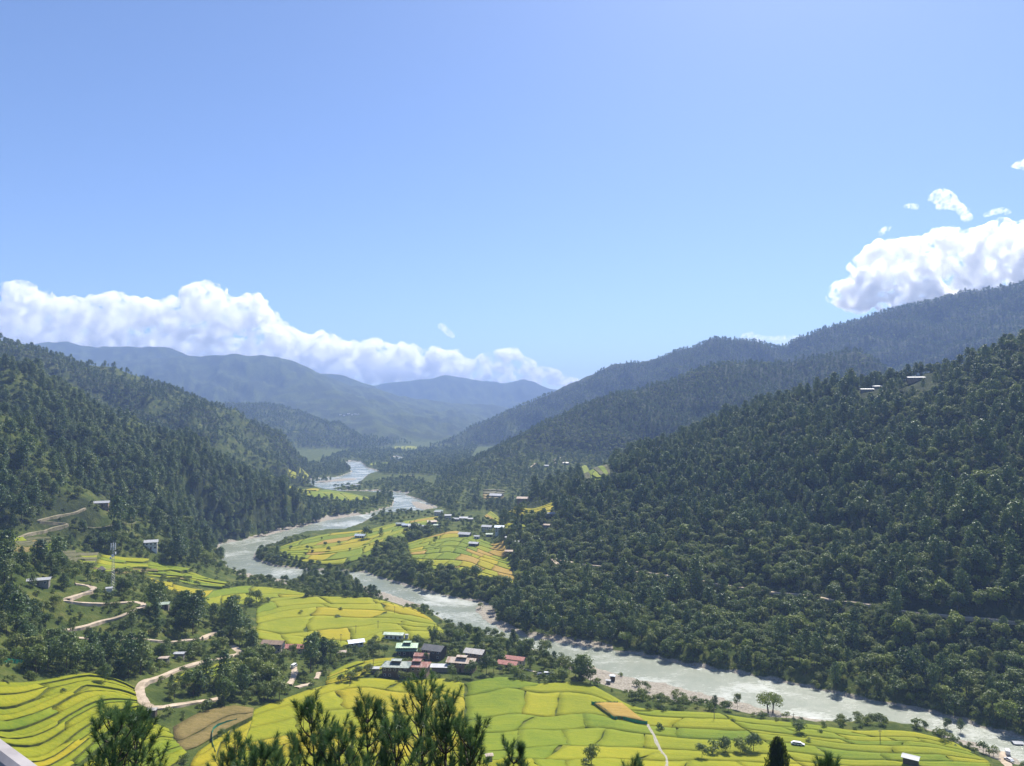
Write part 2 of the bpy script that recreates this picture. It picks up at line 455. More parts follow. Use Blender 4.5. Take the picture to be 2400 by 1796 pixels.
VALLEY = lvl([(906, 1157), (924, 1172), (922, 1186), (857, 1206), (775, 1219), (694, 1239), (613, 1260), (515, 1275), (511, 1292), (508, 1318), (484, 1345), (520, 1388), (600, 1435), (700, 1560),
              (1000, 1700), (1300, 1640), (1215, 1500), (1130, 1440), (1117, 1405), (1212, 1372), (1190, 1320), (1200, 1270), (1290, 1205), (1150, 1212), (1060, 1200), (1022, 1190), (979, 1170), (946, 1160)])
def terrain(x, y, want_hill=False):
    x = np.asarray(x, float); y = np.asarray(y, float)
    sh = x.shape
    x = x.ravel(); y = y.ravel()
    zf = floor_z(x, y)
    wx = x + 22 * fbm(x / 90, y / 90, 3, 3); wy = y + 22 * fbm(x / 90 + 40, y / 90, 5, 3)
    zh = np.full(x.shape, -1e9); drop = np.zeros(x.shape)
    for name, (pts, kb) in SPINES.items():
        zz, dd = spine_z(wx, wy, pts, kb)
        drop = np.where(zz > zh, dd, drop)
        zh = np.maximum(zh, zz)
    sv = sd_poly(x, y, VALLEY)
    zh = zh - np.clip(-sv - 2.0, 0, 60) * 1.2
    rr = np.hypot(x, y)
    amp = np.clip((zh - zf) / 60.0, 0, 1) * np.clip(rr / 700.0, 0.9, 3.0) * (0.12 + 0.88 * np.clip(drop / (35 + 0.03 * rr), 0, 1))
    # gullies and spurs running down the slopes
    g = ridged(x / 150 + 0.35 * y / 150, y / 230, 9, 3) - 0.62
    g2 = ridged(x / 420, y / 420, 23, 2) - 0.62
    zh = zh + amp * (g * 34 + g2 * 26 * np.clip((rr - 900) / 900, 0, 1.5) * 0.6 + fbm(x / 35, y / 35, 14, 3) * 4)
    # keep the crest lines where they are
    camz = 148.3 - 0.64 * np.maximum(np.hypot(x * 0.8, y + 3.0) - 6.0, 0) + fbm(x / 9, y / 9, 61, 3) * 0.8 * np.clip(rr / 20 - .3, 0, 1)
    z = smax(zh, zf + fbm(x / 40, y / 40, 77, 3) * np.clip(zf / 12, 0.05, 1.2), 10.0)
    z = smax(z, camz, 4.0)
    sd = np.minimum(np.minimum(sd_poly(x, y, RIVER_MAIN), sd_poly(x, y, RIVER_FAR)), sd_poly(x, y, RIVER_TIP))
    bar = np.minimum(sd_poly(x, y, SAND_BAR), sd_poly(x, y, FAR_BAR))
    sd = np.where(bar < 3.0, np.maximum(sd, -bar), sd)
    gr = np.zeros(x.shape, bool)
    for gp in GRAVEL:
        gr |= in_poly(x, y, gp)
    grav_d = np.full(x.shape, 1e9)
    for gp in GRAVEL:
        grav_d = np.minimum(grav_d, sd_poly(x, y, gp))
    jag = fbm(x / 6, y / 6, 91, 2) * 2.2
    sdj = sd + jag
    bank = np.where(sdj < 0, -0.12 + 0.35 * np.maximum(sdj, -6), 0.10 + 0.42 * sdj + 0.03 * np.maximum(sdj - 5, 0) ** 2)
    z = np.where(rr > 120, np.minimum(z, bank), z)
    beach = 0.05 + 0.045 * np.maximum(sdj, 0) + 0.15 * np.maximum(grav_d, 0) + 0.12 * fbm(x / 3, y / 3, 41, 2)
    z = np.where((grav_d < 12) & (sdj > 0), np.minimum(z, beach), z)
    if want_hill:
        return z.reshape(sh), (zh - zf).reshape(sh), sd.reshape(sh), grav_d.reshape(sh)
    return z.reshape(sh)

# polar sheet: fine in view, coarse to the sides, from the viewpoint's feet to beyond the last range
_th = np.concatenate([np.arange(-78, -42, 3.0), np.arange(-42, 42.01, 0.165), np.arange(45, 79, 3.0)])
_rr = np.exp(np.linspace(math.log(5.0), math.log(10500.0), 650))
TH, RR = np.meshgrid(np.radians(_th), _rr)
GX = np.sin(TH) * RR; GY = np.cos(TH) * RR
GZ, GH, GSD, GGD = terrain(GX, GY, True)

_thr = np.radians(_th); _lr = np.log(_rr)
terrain_exact = terrain
def terrain(x, y):
    """height of the finished ground sheet"""
    x = np.asarray(x, float); y = np.asarray(y, float)
    a = np.interp(np.arctan2(x, y), _thr, np.arange(len(_thr)))
    b = np.interp(np.log(np.maximum(np.hypot(x, y), 5.0)), _lr, np.arange(len(_lr)))
    ia = np.clip(a.astype(int), 0, len(_thr) - 2); ib = np.clip(b.astype(int), 0, len(_lr) - 2)
    fa = a - ia; fb = b - ib
    return (GZ[ib, ia] * (1 - fa) + GZ[ib, ia + 1] * fa) * (1 - fb) + (GZ[ib + 1, ia] * (1 - fa) + GZ[ib + 1, ia + 1] * fa) * fb
# sight-line grid for putting things on the ground seen at a point of the photograph
def ground(px, py, ymin=60.0, ymax=13000.0):
    """first point of the land met by the line of sight"""
    a, b = ray(px, py)
    Y = np.exp(np.linspace(math.log(ymin), math.log(ymax), 1100))
    zt = terrain(a * Y, Y)
    zl = CAM_Z + b * Y
    hit = np.nonzero(zl <= zt)[0]
    if len(hit) == 0:
        return None
    i = max(hit[0], 1)
    f0 = zl[i - 1] - zt[i - 1]; f1 = zl[i] - zt[i]
    t = f0 / (f0 - f1 + 1e-9)
    y = Y[i - 1] + (Y[i] - Y[i - 1]) * t
    return (a * y, y, float(terrain(np.array([a * y]), np.array([y]))[0]))

def grounds(pts, **k):
    out = []
    for p in pts:
        g = ground(p[0], p[1], **k)
        if g is not None:
            out.append(g)
    return out

def tz(x, y):
    return float(terrain(np.array([x]), np.array([y]))[0])

nr, nt_ = GX.shape
V = np.stack([GX.ravel(), GY.ravel(), GZ.ravel()], 1)
idx = np.arange(nr * nt_).reshape(nr, nt_)
F = np.stack([idx[:-1, :-1], idx[:-1, 1:], idx[1:, 1:], idx[1:, :-1]], -1).reshape(-1, 4)[:, ::-1]
# feet of the viewpoint
back = [(-8, -6, 147.5), (8, -6, 147.5)]
me_land = np_mesh('terrain', V, F)
me_land.polygons.foreach_set('use_smooth', np.ones(len(F), bool))
gravel_a = np.clip(1 - GGD / 4.0, 0, 1) * (GSD > -8)
gravel_a = np.maximum(gravel_a, np.clip(1 - GSD / 4.0, 0, 1))
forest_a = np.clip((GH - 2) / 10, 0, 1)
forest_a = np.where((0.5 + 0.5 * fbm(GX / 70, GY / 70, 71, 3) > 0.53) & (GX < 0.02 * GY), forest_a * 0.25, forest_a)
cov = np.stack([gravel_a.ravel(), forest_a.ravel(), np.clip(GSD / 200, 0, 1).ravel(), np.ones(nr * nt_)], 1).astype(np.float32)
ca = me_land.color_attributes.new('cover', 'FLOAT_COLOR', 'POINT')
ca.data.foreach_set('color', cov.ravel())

# visible cells of the sheet (used to skip planting what nobody can see)
el = np.arctan2(GZ - CAM_Z, RR)
run = np.maximum.accumulate(np.vstack([np.full((1, nt_), -9.0), el[:-1]]), 0)
el_top = np.arctan2(GZ + 16 - CAM_Z, RR)
VIS = el_top >= run - 0.0005

m_land, nt, bs = new_mat('valley ground')
geo = N(nt, 'ShaderNodeNewGeometry').outputs['Position']
att = N(nt, 'ShaderNodeAttribute', attribute_name='cover')
sep = N(nt, 'ShaderNodeSeparateColor'); nt.links.new(att.outputs['Color'], sep.inputs[0])
n_big = noise_tex(nt, 0.013, 5, 0.6, geo, 0.4)
n_mid = noise_tex(nt, 0.09, 6, 0.65, geo, 0.3)
n_fine = noise_tex(nt, 0.9, 5, 0.7, geo)
grass = ramp(nt, n_mid, [(0.30, (0.030, 0.050, 0.010)), (0.48, (0.062, 0.085, 0.016)), (0.62, (0.11, 0.12, 0.028)), (0.78, (0.16, 0.135, 0.055))])
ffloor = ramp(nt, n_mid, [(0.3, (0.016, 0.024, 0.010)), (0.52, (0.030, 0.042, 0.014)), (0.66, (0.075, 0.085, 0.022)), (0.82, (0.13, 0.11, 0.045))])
gravel_c = ramp(nt, n_fine, [(0.3, (0.17, 0.145, 0.11)), (0.5, (0.31, 0.275, 0.215)), (0.7, (0.46, 0.42, 0.35))])
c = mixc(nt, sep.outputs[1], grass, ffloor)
gm = mathn(nt, 'ADD', sep.outputs[0], mathn(nt, 'MULTIPLY', mathn(nt, 'SUBTRACT', n_mid, 0.5), 0.8))
gmr = ramp(nt, gm, [(0.42, (0, 0, 0)), (0.6, (1, 1, 1))])
c = mixc(nt, gmr, c, gravel_c)
nt.links.new(c, bs.inputs['Base Color'])
bs.inputs['Roughness'].default_value = 0.95
bs.inputs['Specular IOR Level'].default_value = 0.1
bump(nt, bs, mathn(nt, 'ADD', n_fine, mathn(nt, 'MULTIPLY', n_mid, 4.0)), 0.6, 1.2)
me_land.materials.append(m_land)
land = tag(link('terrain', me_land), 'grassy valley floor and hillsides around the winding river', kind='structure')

# ------------------------------------------------------------------ river
def flat_sheet(name, poly, z, mat, grow=0.0, cell=None):
    bm = bmesh.new()
    vs_ = [bm.verts.new((p[0], p[1], z)) for p in poly]
    f = bm.faces.new(vs_)
    bmesh.ops.triangulate(bm, faces=[f])
    bm.normal_update()
    for f in bm.faces:
        if f.normal.z < 0:
            f.normal_flip()
    me = bpy.data.meshes.new(name); bm.to_mesh(me); bm.free()
    me.materials.append(mat)
    return link(name, me)

m_water, nt, bs = new_mat('silty river water')
geo = N(nt, 'ShaderNodeNewGeometry').outputs['Position']
mp = N(nt, 'ShaderNodeMapping'); nt.links.new(geo, mp.inputs['Vector'])
mp.inputs['Rotation'].default_value = (0, 0, math.radians(32))
mp.inputs['Scale'].default_value = (0.30, 1.0, 1.0)
riff = noise_tex(nt, 0.85, 8, 0.75, mp.outputs[0], 0.5)
rip = noise_tex(nt, 2.6, 6, 0.75, mp.outputs[0], 0.3)
patch = noise_tex(nt, 0.022, 5, 0.65, geo, 0.6)
fo = mathn(nt, 'ADD', mathn(nt, 'MULTIPLY', riff, 0.50), mathn(nt, 'MULTIPLY', patch, 0.75))
foam = ramp(nt, fo, [(0.62, (0, 0, 0)), (0.90, (0.9, 0.9, 0.9))])
body = ramp(nt, patch, [(0.35, (0.21, 0.235, 0.175)), (0.65, (0.27, 0.285, 0.215))])
nt.links.new(mixc(nt, foam, body, (0.72, 0.73, 0.70)), bs.inputs['Base Color'])
rr_ = N(nt, 'ShaderNodeMapRange'); nt.links.new(foam, rr_.inputs[0])
rr_.inputs[3].default_value = 0.22; rr_.inputs[4].default_value = 0.7
nt.links.new(rr_.outputs[0], bs.inputs['Roughness'])
bs.inputs['IOR'].default_value = 1.33
bump(nt, bs, mathn(nt, 'ADD', riff, mathn(nt, 'MULTIPLY', rip, 0.5)), 0.6, 0.5)

def grown(poly, d):
    P = np.array(poly); n = len(P)
    area = 0.5 * sum(P[i][0] * P[(i + 1) % n][1] - P[(i + 1) % n][0] * P[i][1] for i in range(n))
    s = 1 if area > 0 else -1
    out = []
    for i in range(n):
        e = P[(i + 1) % n] - P[i - 1]
        e = e / (np.hypot(*e) + 1e-9)
        out.append((P[i][0] + s * e[1] * d, P[i][1] - s * e[0] * d))
    return out
tag(flat_sheet('river', grown(RIVER_MAIN, 3.0), 0.0, m_water), 'pale silty river winding down the valley with white riffles', kind='structure')
tag(flat_sheet('river', grown(RIVER_FAR, 5.0), 0.0, m_water), 'distant river reach around a wooded spit', kind='structure')
tag(flat_sheet('river', grown(RIVER_TIP, 5.0), 0.0, m_water), 'farthest small patch of river below the right ridge', kind='structure')
# ------------------------------------------------------------------ roads and paths
m_road = flat_mat('pale dirt road', (0.46, 0.37, 0.27), 0.95, 0.22, 0.35, dirt=(0.30, 0.24, 0.16))
m_path = flat_mat('dusty footpath', (0.42, 0.36, 0.26), 0.95, 0.2, 0.5)
m_cut = flat_mat('bare earth road cut', (0.33, 0.26, 0.19), 0.95, 0.3, 0.3)
ROADS = []      # world polylines, for keeping trees off
def road(px_pts, width, label, mat=None, name='road', lift=0.28, g=True):
    P = []
    for i in range(len(px_pts) - 1):
        (x0, y0), (x1, y1) = px_pts[i], px_pts[i + 1]
        P.append((x0, y0))
    P.append(px_pts[-1])
    W = grounds(P)
    W = smooth([(w[0], w[1]) for w in W], 6)
    pts = np.array(W)
    z = terrain(pts[:, 0], pts[:, 1])
    for _ in range(3):
        z[1:-1] = (z[:-2] + 2 * z[1:-1] + z[2:]) / 4
    T = np.gradient(pts, axis=0)
    T /= np.hypot(T[:, 0], T[:, 1])[:, None] + 1e-9
    Nn = np.stack([-T[:, 1], T[:, 0]], 1)
    wj = width * (1 + 0.25 * fbm(np.arange(len(pts)) * 0.35, np.zeros(len(pts)), int(abs(px_pts[0][0])) + 5, 2))
    V = []; F = []
    offs = (-0.5, -0.3, 0.0, 0.3, 0.5)
    # a shallow crowned bed with sides that reach into the slope
    for i in range(len(pts)):
        row = []
        zs = [float(v) for v in terrain(np.array([pts[i, 0] + Nn[i, 0] * wj[i] * o for o in (-0.5, 0.5)]), np.array([pts[i, 1] + Nn[i, 1] * wj[i] * o for o in (-0.5, 0.5)]))]
        ztop = max(z[i], 0.5 * (zs[0] + zs[1]), 0.72 * max(zs) + 0.28 * min(zs)) + lift
        ja = 0.16 * (float(vnoise(i * 0.9, 3.3, 71)) - 0.5); jb = 0.16 * (float(vnoise(i * 0.9, 9.7, 72)) - 0.5)
        prof = [(-0.62, min(zs[0], ztop) - 1.2), (-0.5 + ja, ztop - 0.06), (-0.2, ztop - 0.02), (0.0, ztop + 0.05), (0.2, ztop - 0.02), (0.5 + jb, ztop - 0.06), (0.62, min(zs[1], ztop) - 1.2)]
        for o, zz in prof:
            V.append((pts[i, 0] + Nn[i, 0] * wj[i] * o, pts[i, 1] + Nn[i, 1] * wj[i] * o, zz))
    k = 7
    for i in range(len(pts) - 1):
        for j in range(k - 1):
            F.append((i * k + j, i * k + j + 1, (i + 1) * k + j + 1, (i + 1) * k + j))
    ROADS.append((W, width, px_pts[0][0] < 800))
    o = mesh_obj(name, V, F, mat or m_road)
    tag(o, label, kind='structure')
    return o

road([(543, 1515), (558, 1527), (558, 1534), (527, 1542), (468, 1554), (414, 1571), (371, 1589), (336, 1600), (325, 1618), (330, 1640), (348, 1655), (375, 1659), (422, 1652), (470, 1645), (515, 1637)],
     3.8, 'lower bend of the pale dirt road beside the rice terraces')
road([(511, 1482), (484, 1491), (470, 1498), (422, 1503), (351, 1501), (273, 1501), (211, 1498), (156, 1495), (121, 1490), (129, 1484), (156, 1478), (195, 1470), (242, 1456), (293, 1441), (324, 1426), (336, 1419), (324, 1413),
      (289, 1413), (234, 1416), (187, 1414), (158, 1409), (156, 1405), (176, 1398), (211, 1387), (219, 1380), (203, 1373), (176, 1369)],
     3.6, 'upper zigzag of the pale dirt road below the mast')
road([(199, 1192), (181, 1200), (130, 1211), (90, 1222), (127, 1226), (156, 1230), (120, 1240), (72, 1251), (30, 1262)], 3.0, 'dirt track with a hairpin on the left hillside', flat_mat('overgrown track', (0.27, 0.23, 0.15), 0.95, 0.3, 0.4, dirt=(0.13, 0.13, 0.06)))
road([(676, 1606), (685, 1593), (690, 1576), (687, 1562)], 3.0, 'two rutted track running into the village trees', name='path')
road([(695, 1612), (712, 1607), (731, 1603)], 3.0, 'short bright track end beside the village', name='path')
road([(741, 1592), (745, 1584), (748, 1577)], 2.4, 'small sandy path behind the roadside bushes', name='path')
road([(1285, 1302), (1336, 1318), (1449, 1336), (1535, 1345), (1650, 1363), (1760, 1380), (1854, 1393), (1948, 1407), (2029, 1417), (2110, 1432), (2200, 1442), (2314, 1452), (2420, 1468)], 3.4,
     'road cut across the wooded right hillside')
road([(1285, 1302), (1300, 1316), (1316, 1332)], 3.6, 'short pale side track on the lower right hillside', name='path')
road([(1780, 1731), (1800, 1737), (1853, 1747), (1881, 1752), (1925, 1760), (1990, 1775)], 2.2, 'narrow pale path between the right paddies', m_path, name='path')
road([(2372, 1810), (2362, 1795), (2351, 1778), (2358, 1765), (2385, 1760), (2420, 1757)], 3.4, 'dirt road curving at the lower right corner', name='road')
road([(1255, 1086), (1250, 1091), (1243, 1095)], 4.0, 'pale road scar on the far right hillside', name='path')
road([(1330, 1068), (1314, 1073), (1299, 1078), (1304, 1087)], 4.0, 'pale road on the terraced slope above the far houses', name='path')
road([(1517, 1700), (1525, 1714), (1534, 1730), (1540, 1746), (1548, 1762), (1560, 1778), (1562, 1800)], 1.4, 'stony ditch between the big green paddies', flat_mat('stony ditch bed', (0.30, 0.28, 0.22), 0.9, 0.4, 1.5), name='path', lift=0.5)
road([(1215, 1563), (1240, 1572), (1262, 1577)], 1.4, 'stone walled lane beside the red roofed sheds', m_path, name='path')

# ------------------------------------------------------------------ rice fields
def crop_mat(name, stops, riser):
    m, nt, b = new_mat(name)
    geo = N(nt, 'ShaderNodeNewGeometry').outputs['Position']
    oi = N(nt, 'ShaderNodeObjectInfo').outputs['Random']
    n1 = noise_tex(nt, 0.035, 5, 0.6, geo, 0.4)
    n2 = noise_tex(nt, 0.55, 6, 0.75, geo)
    mp = N(nt, 'ShaderNodeMapping'); nt.links.new(geo, mp.inputs['Vector'])
    mp.inputs['Rotation'].default_value = (0, 0, math.radians(24)); mp.inputs['Scale'].default_value = (0.12, 1.3, 1)
    n3 = noise_tex(nt, 0.5, 4, 0.6, mp.outputs[0])
    f = mathn(nt, 'SUBTRACT', mathn(nt, 'ADD', mathn(nt, 'MULTIPLY', n1, 0.55), mathn(nt, 'ADD', mathn(nt, 'MULTIPLY', n2, 0.50), mathn(nt, 'MULTIPLY', n3, 0.42))), 0.235)
    f = mathn(nt, 'ADD', f, mathn(nt, 'MULTIPLY', mathn(nt, 'SUBTRACT', oi, 0.5), 0.17))
    c = ramp(nt, f, stops)
    nt.links.new(c, b.inputs['Base Color'])
    b.inputs['Roughness'].default_value = 0.8
    b.inputs['Specular IOR Level'].default_value = 0.15
    bump(nt, b, mathn(nt, 'ADD', n2, mathn(nt, 'MULTIPLY', n3, 0.7)), 0.7, 0.7)
    return m
m_riser = flat_mat('grassy bund', (0.15, 0.17, 0.02), 0.95, 0.4, 0.6, dirt=(0.10, 0.11, 0.03))
CROP = {
    'green': crop_mat('green rice', [(0.30, (0.094, 0.148, 0.004)), (0.5, (0.150, 0.190, 0.004)), (0.70, (0.205, 0.225, 0.005))], None),
    'lime': crop_mat('yellow green rice', [(0.30, (0.152, 0.184, 0.004)), (0.5, (0.213, 0.224, 0.004)), (0.70, (0.275, 0.256, 0.006))], None),
    'gold': crop_mat('ripening golden rice', [(0.30, (0.200, 0.205, 0.004)), (0.5, (0.280, 0.240, 0.005)), (0.70, (0.345, 0.265, 0.008))], None),
    'orange': crop_mat('ripe tawny rice', [(0.30, (0.232, 0.165, 0.020)), (0.5, (0.310, 0.204, 0.035)), (0.70, (0.361, 0.244, 0.060))], None),
    'fallow': crop_mat('fallow brown field', [(0.30, (0.10, 0.085, 0.02)), (0.5, (0.17, 0.13, 0.038)), (0.70, (0.24, 0.175, 0.065))], None),
    'grey': crop_mat('dry weedy bank', [(0.30, (0.065, 0.070, 0.022)), (0.5, (0.107, 0.104, 0.045)), (0.70, (0.155, 0.139, 0.075))], None),
}
FIELDS = []     # world outlines, for keeping trees off

def resample(P, n):
    P = np.array(P, float)
    d = np.concatenate([[0], np.cumsum(np.hypot(*np.diff(P[:, :2], axis=0).T))])
    s = np.linspace(0, d[-1], n)
    return np.stack([np.interp(s, d, P[:, k]) for k in range(P.shape[1])], 1)

def field(label, far, near, rows, cols, mix, seed, gap=0.5, flat=0.35, crop_h=0.9, wob=0.22, skew=0.0, bold=-1.0):
    """a field split into paddies by bunds; rows run left to right, columns from the near edge to the far edge"""
    rs = np.random.default_rng(seed)
    nS = 90
    A = resample(smooth([g[:2] for g in grounds(near)], 5), nS)
    B = resample(smooth([g[:2] for g in grounds(far)], 5), nS)
    FIELDS.append([tuple(p) for p in np.vstack([A, B[::-1]])])
    root = empty('rice_field', (float(A[nS // 2][0]), float(A[nS // 2][1]), 0))
    tag(root, label, kind='structure')
    root_off = np.array([A[nS // 2][0], A[nS // 2][1], 0.0])
    ss = np.linspace(0, 1, nS)
    def pos(s, t):
        s = np.clip(s, 0, 1)
        ax = np.interp(s, ss, A[:, 0]); ay = np.interp(s, ss, A[:, 1])
        bx = np.interp(s, ss, B[:, 0]); by = np.interp(s, ss, B[:, 1])
        return ax + (bx - ax) * t, ay + (by - ay) * t
    # row boundaries
    base = np.linspace(0, 1, rows + 1)
    base[1:-1] += (rs.random(rows - 1) - 0.5) * 0.55 / rows
    ph = rs.random(rows + 1) * 50
    def tb(i, s):
        if i in (0, rows):
            return np.full(np.shape(s), base[i])
        return base[i] + (vnoise(s * 3.0 + ph[i], np.full(np.shape(s), seed * 1.7), 3) - 0.5) * wob / rows * 2 + (vnoise(s * 11 + ph[i], np.full(np.shape(s), 7.0), 9) - 0.5) * wob / rows * 0.6
    names = list(mix.keys()); wts = np.array([mix[k] for k in names], float); cum = np.cumsum(wts / wts.sum())
    for i in range(rows):
        nc = cols if np.isscalar(cols) else cols[i % len(cols)]
        nc = max(1, int(round(nc + (rs.random() - 0.5) * nc * 0.5)))
        cut = np.linspace(0, 1, nc + 1)
        cut[1:-1] += (rs.random(nc - 1) - 0.5) * 0.6 / nc if nc > 1 else 0
        sk = (rs.random(nc + 1) - 0.5) * 0.25 / nc + skew / max(nc, 1)
        sk[0] = sk[-1] = 0
        for j in range(nc):
            sm = 0.5 * (cut[j] + cut[j + 1])
            x0, y0 = pos(np.array([cut[j], cut[j + 1]]), np.array([base[i], base[i]]))
            wlen = math.hypot(x0[1] - x0[0], y0[1] - y0[0]) + 1e-3
            xa, ya = pos(np.array([sm, sm]), np.array([base[i], base[i + 1]]))
            hlen = math.hypot(xa[1] - xa[0], ya[1] - ya[0]) + 1e-3
            if hlen < 2.2 * gap or wlen < 2.2 * gap:
                continue
            gp = gap * (1.0 if bold < 0 else (2.0 if rs.random() < bold else -0.6))
            gs = gp * 0.5 / wlen; gt = gp * 0.5 / hlen
            nu = int(np.clip(wlen / 4.0, 5, 26)); nv = int(np.clip(hlen / 4.0, 3, 12))
            u = np.linspace(gs, 1 - gs, nu + 1); v = np.linspace(gt, 1 - gt, nv + 1)
            U, Vv = np.meshgrid(u, v)
            # rounded corners: pull the ends in a little
            S = cut[j] + sk[j] * (Vv - 0.5) * 2 + (cut[j + 1] + sk[j + 1] * (Vv - 0.5) * 2 - cut[j] - sk[j] * (Vv - 0.5) * 2) * U
            wv = (vnoise(Vv * 4 + j * 3.1, np.full(Vv.shape, i * 5.3), seed) - 0.5) * 0.10 / nc
            S = S + wv * (1 if nc > 1 else 0)
            t0 = tb(i, S); t1 = tb(i + 1, S)
            T = t0 + (t1 - t0) * Vv
            X, Y = pos(S, T)
            Z = terrain(X, Y)
            zm = Z.mean()
            Zt = zm + (Z - zm) * (1 - flat) + crop_h * (0.94 + 0.12 * rs.random()) + 0.12 * fbm(X / 2.5, Y / 2.5, 5, 2)
            Zt = np.maximum(Zt, Z + 0.25)
            n0 = (nu + 1) * (nv + 1)
            rim = [k for k in range(nu + 1)] + [r * (nu + 1) + nu for r in range(1, nv + 1)] + [nv * (nu + 1) + k for k in range(nu - 1, -1, -1)] + [r * (nu + 1) for r in range(nv - 1, 0, -1)]
            Vt = np.stack([X.ravel(), Y.ravel(), Zt.ravel()], 1)
            Vb = Vt[rim].copy(); Vb[:, 2] = np.minimum(Z.ravel()[rim], Zt.ravel()[rim]) - 0.5
            cx, cyy = X.mean(), Y.mean()
            VV = np.vstack([Vt, Vb]) - root_off
            FF = []
            for r in range(nv):
                for q in range(nu):
                    a = r * (nu + 1) + q
                    FF.append((a, a + 1, a + nu + 2, a + nu + 1))
            nrim = len(rim)
            for k in range(nrim):
                k2 = (k + 1) % nrim
                FF.append((rim[k], n0 + k, n0 + k2, rim[k2]))
            r_ = 0.65 * float(vnoise(cx / 38.0, cyy / 38.0, seed + 50)) + 0.35 * rs.random()
            r_ = min(max((r_ - 0.2) / 0.6, 0), 0.999)
            kind_ = names[int(np.searchsorted(cum, r_))]
            me = np_mesh('paddy', VV, np.array(FF))
            me.materials.append(CROP[kind_]); me.materials.append(m_riser)
            mi = np.zeros(len(FF), np.int32); mi[nu * nv:] = 1 if bold < 0 or gp > 0 else 0
            me.polygons.foreach_set('material_index', mi)
            sm_ = np.ones(len(FF), bool); sm_[nu * nv:] = False
            me.polygons.foreach_set('use_smooth', sm_)
            link('paddy', me, root)
    return root

field('broad yellow green rice field below the big farmhouses', [(590, 1668), (660, 1642), (740, 1614), (850, 1592), (960, 1597), (1040, 1592), (1088, 1604)],
      [(500, 1850), (640, 1850), (760, 1850), (880, 1850), (980, 1850), (1060, 1850), (1110, 1850)], 7, [3, 2, 4, 3], {'green': 1, 'lime': 4, 'gold': 0.9}, 21, gap=0.16, flat=0.0, skew=0.06, crop_h=0.40, bold=0.13)
field('wide green rice field between the village and the near river bank', [(1088, 1604), (1180, 1588), (1260, 1604), (1360, 1600), (1430, 1630), (1480, 1656), (1560, 1668), (1690, 1674)],
      [(1110, 1850), (1250, 1850), (1400, 1850), (1550, 1850), (1700, 1850), (1850, 1850), (1960, 1850)], 7, [4, 6, 3, 5], {'green': 3.4, 'lime': 3, 'gold': 0.5}, 22, gap=0.18, flat=0.0, skew=0.1, crop_h=0.42, bold=0.13)
field('yellowish rice field along the river at the right', [(1690, 1675), (1800, 1690), (1900, 1700), (2100, 1714), (2200, 1732), (2290, 1772)],
      [(1960, 1850), (2050, 1850), (2150, 1850), (2230, 1850), (2300, 1850), (2345, 1815)], 9, [3, 4, 2], {'green': 1.4, 'lime': 3.2, 'gold': 1}, 23, gap=0.18, flat=0.0, crop_h=0.42, bold=0.15)
field('rounded golden green field in the river bend', [(600, 1428), (640, 1410), (740, 1400), (830, 1402), (910, 1412), (965, 1426), (1008, 1450)],
      [(600, 1496), (680, 1512), (800, 1518), (900, 1503), (980, 1502), (1020, 1498), (1044, 1484)], 6, [4, 5, 3, 4], {'green': 1.2, 'lime': 3.6, 'gold': 1.3}, 24, gap=0.25, flat=0.0, crop_h=0.42, bold=0.12, wob=0.5)
field('lime green field behind the hedge left of the river', [(470, 1388), (520, 1382), (580, 1376), (650, 1380), (722, 1394)],
      [(450, 1420), (520, 1424), (600, 1414), (660, 1408), (712, 1400)], 3, [3, 4], {'green': 1, 'lime': 3, 'gold': 1}, 25, gap=0.4, flat=0.1, crop_h=0.45)
field('curved strip of bright golden rice on the left', [(330, 1352), (400, 1368), (470, 1386), (500, 1386)],
      [(345, 1362), (390, 1380), (420, 1400), (446, 1418)], 3, [4, 3], {'gold': 3, 'lime': 1}, 26, gap=0.4, flat=0.2, crop_h=0.5)
field('terraced olive field above the golden strip on the left', [(235, 1300), (300, 1308), (380, 1322), (460, 1345), (540, 1372)],
      [(215, 1342), (290, 1345), (350, 1350), (430, 1366), (520, 1382)], 7, [4, 5], {'fallow': 1.2, 'green': 2, 'lime': 2}, 27, gap=0.7, flat=0.3, crop_h=0.5)
field('narrow terraces at the wood edge on the left', [(140, 1290), (190, 1296), (232, 1300)], [(160, 1322), (190, 1326), (220, 1330)], 6, 2, {'green': 2, 'grey': 1.5, 'lime': 1}, 28, gap=0.8, flat=0.4, crop_h=0.5)
field('small bright rice field beside the village trees', [(768, 1582), (810, 1562), (870, 1549), (926, 1546)], [(762, 1606), (815, 1597), (862, 1585), (900, 1570)], 5, 2, {'lime': 4, 'gold': 0.6}, 29, gap=0.35, flat=0.4)
field('curving rice terraces at the lower left', [(-120, 1592), (60, 1600), (190, 1584), (270, 1598), (316, 1622)],
      [(-120, 1742), (-20, 1800), (110, 1830), (250, 1740), (330, 1678)], 14, [2, 1, 2], {'green': 2.2, 'lime': 3.2, 'gold': 0.5, 'grey': 0.2}, 30, gap=0.4, flat=0.12, crop_h=0.5, wob=0.35)
field('pale green terraces at the bottom left corner', [(-100, 1752), (0, 1810), (112, 1838), (252, 1750), (332, 1690), (395, 1712)],
      [(-100, 1950), (40, 1950), (180, 1920), (300, 1860), (400, 1800), (440, 1770)], 6, [2, 3], {'green': 2, 'lime': 3}, 31, gap=0.3, flat=0.1, crop_h=0.4, wob=0.4)
field('brown fallow field above the foreground pines', [(405, 1705), (470, 1672), (540, 1662), (596, 1672)], [(410, 1762), (455, 1756), (510, 1726), (592, 1690)], 2, 1, {'fallow': 1}, 32, gap=0.5)
field('golden paddies left of the foreground pines', [(462, 1765), (520, 1730), (590, 1696)], [(420, 1850), (480, 1850), (560, 1800)], 4, 2, {'lime': 2, 'gold': 2}, 33, gap=0.5)
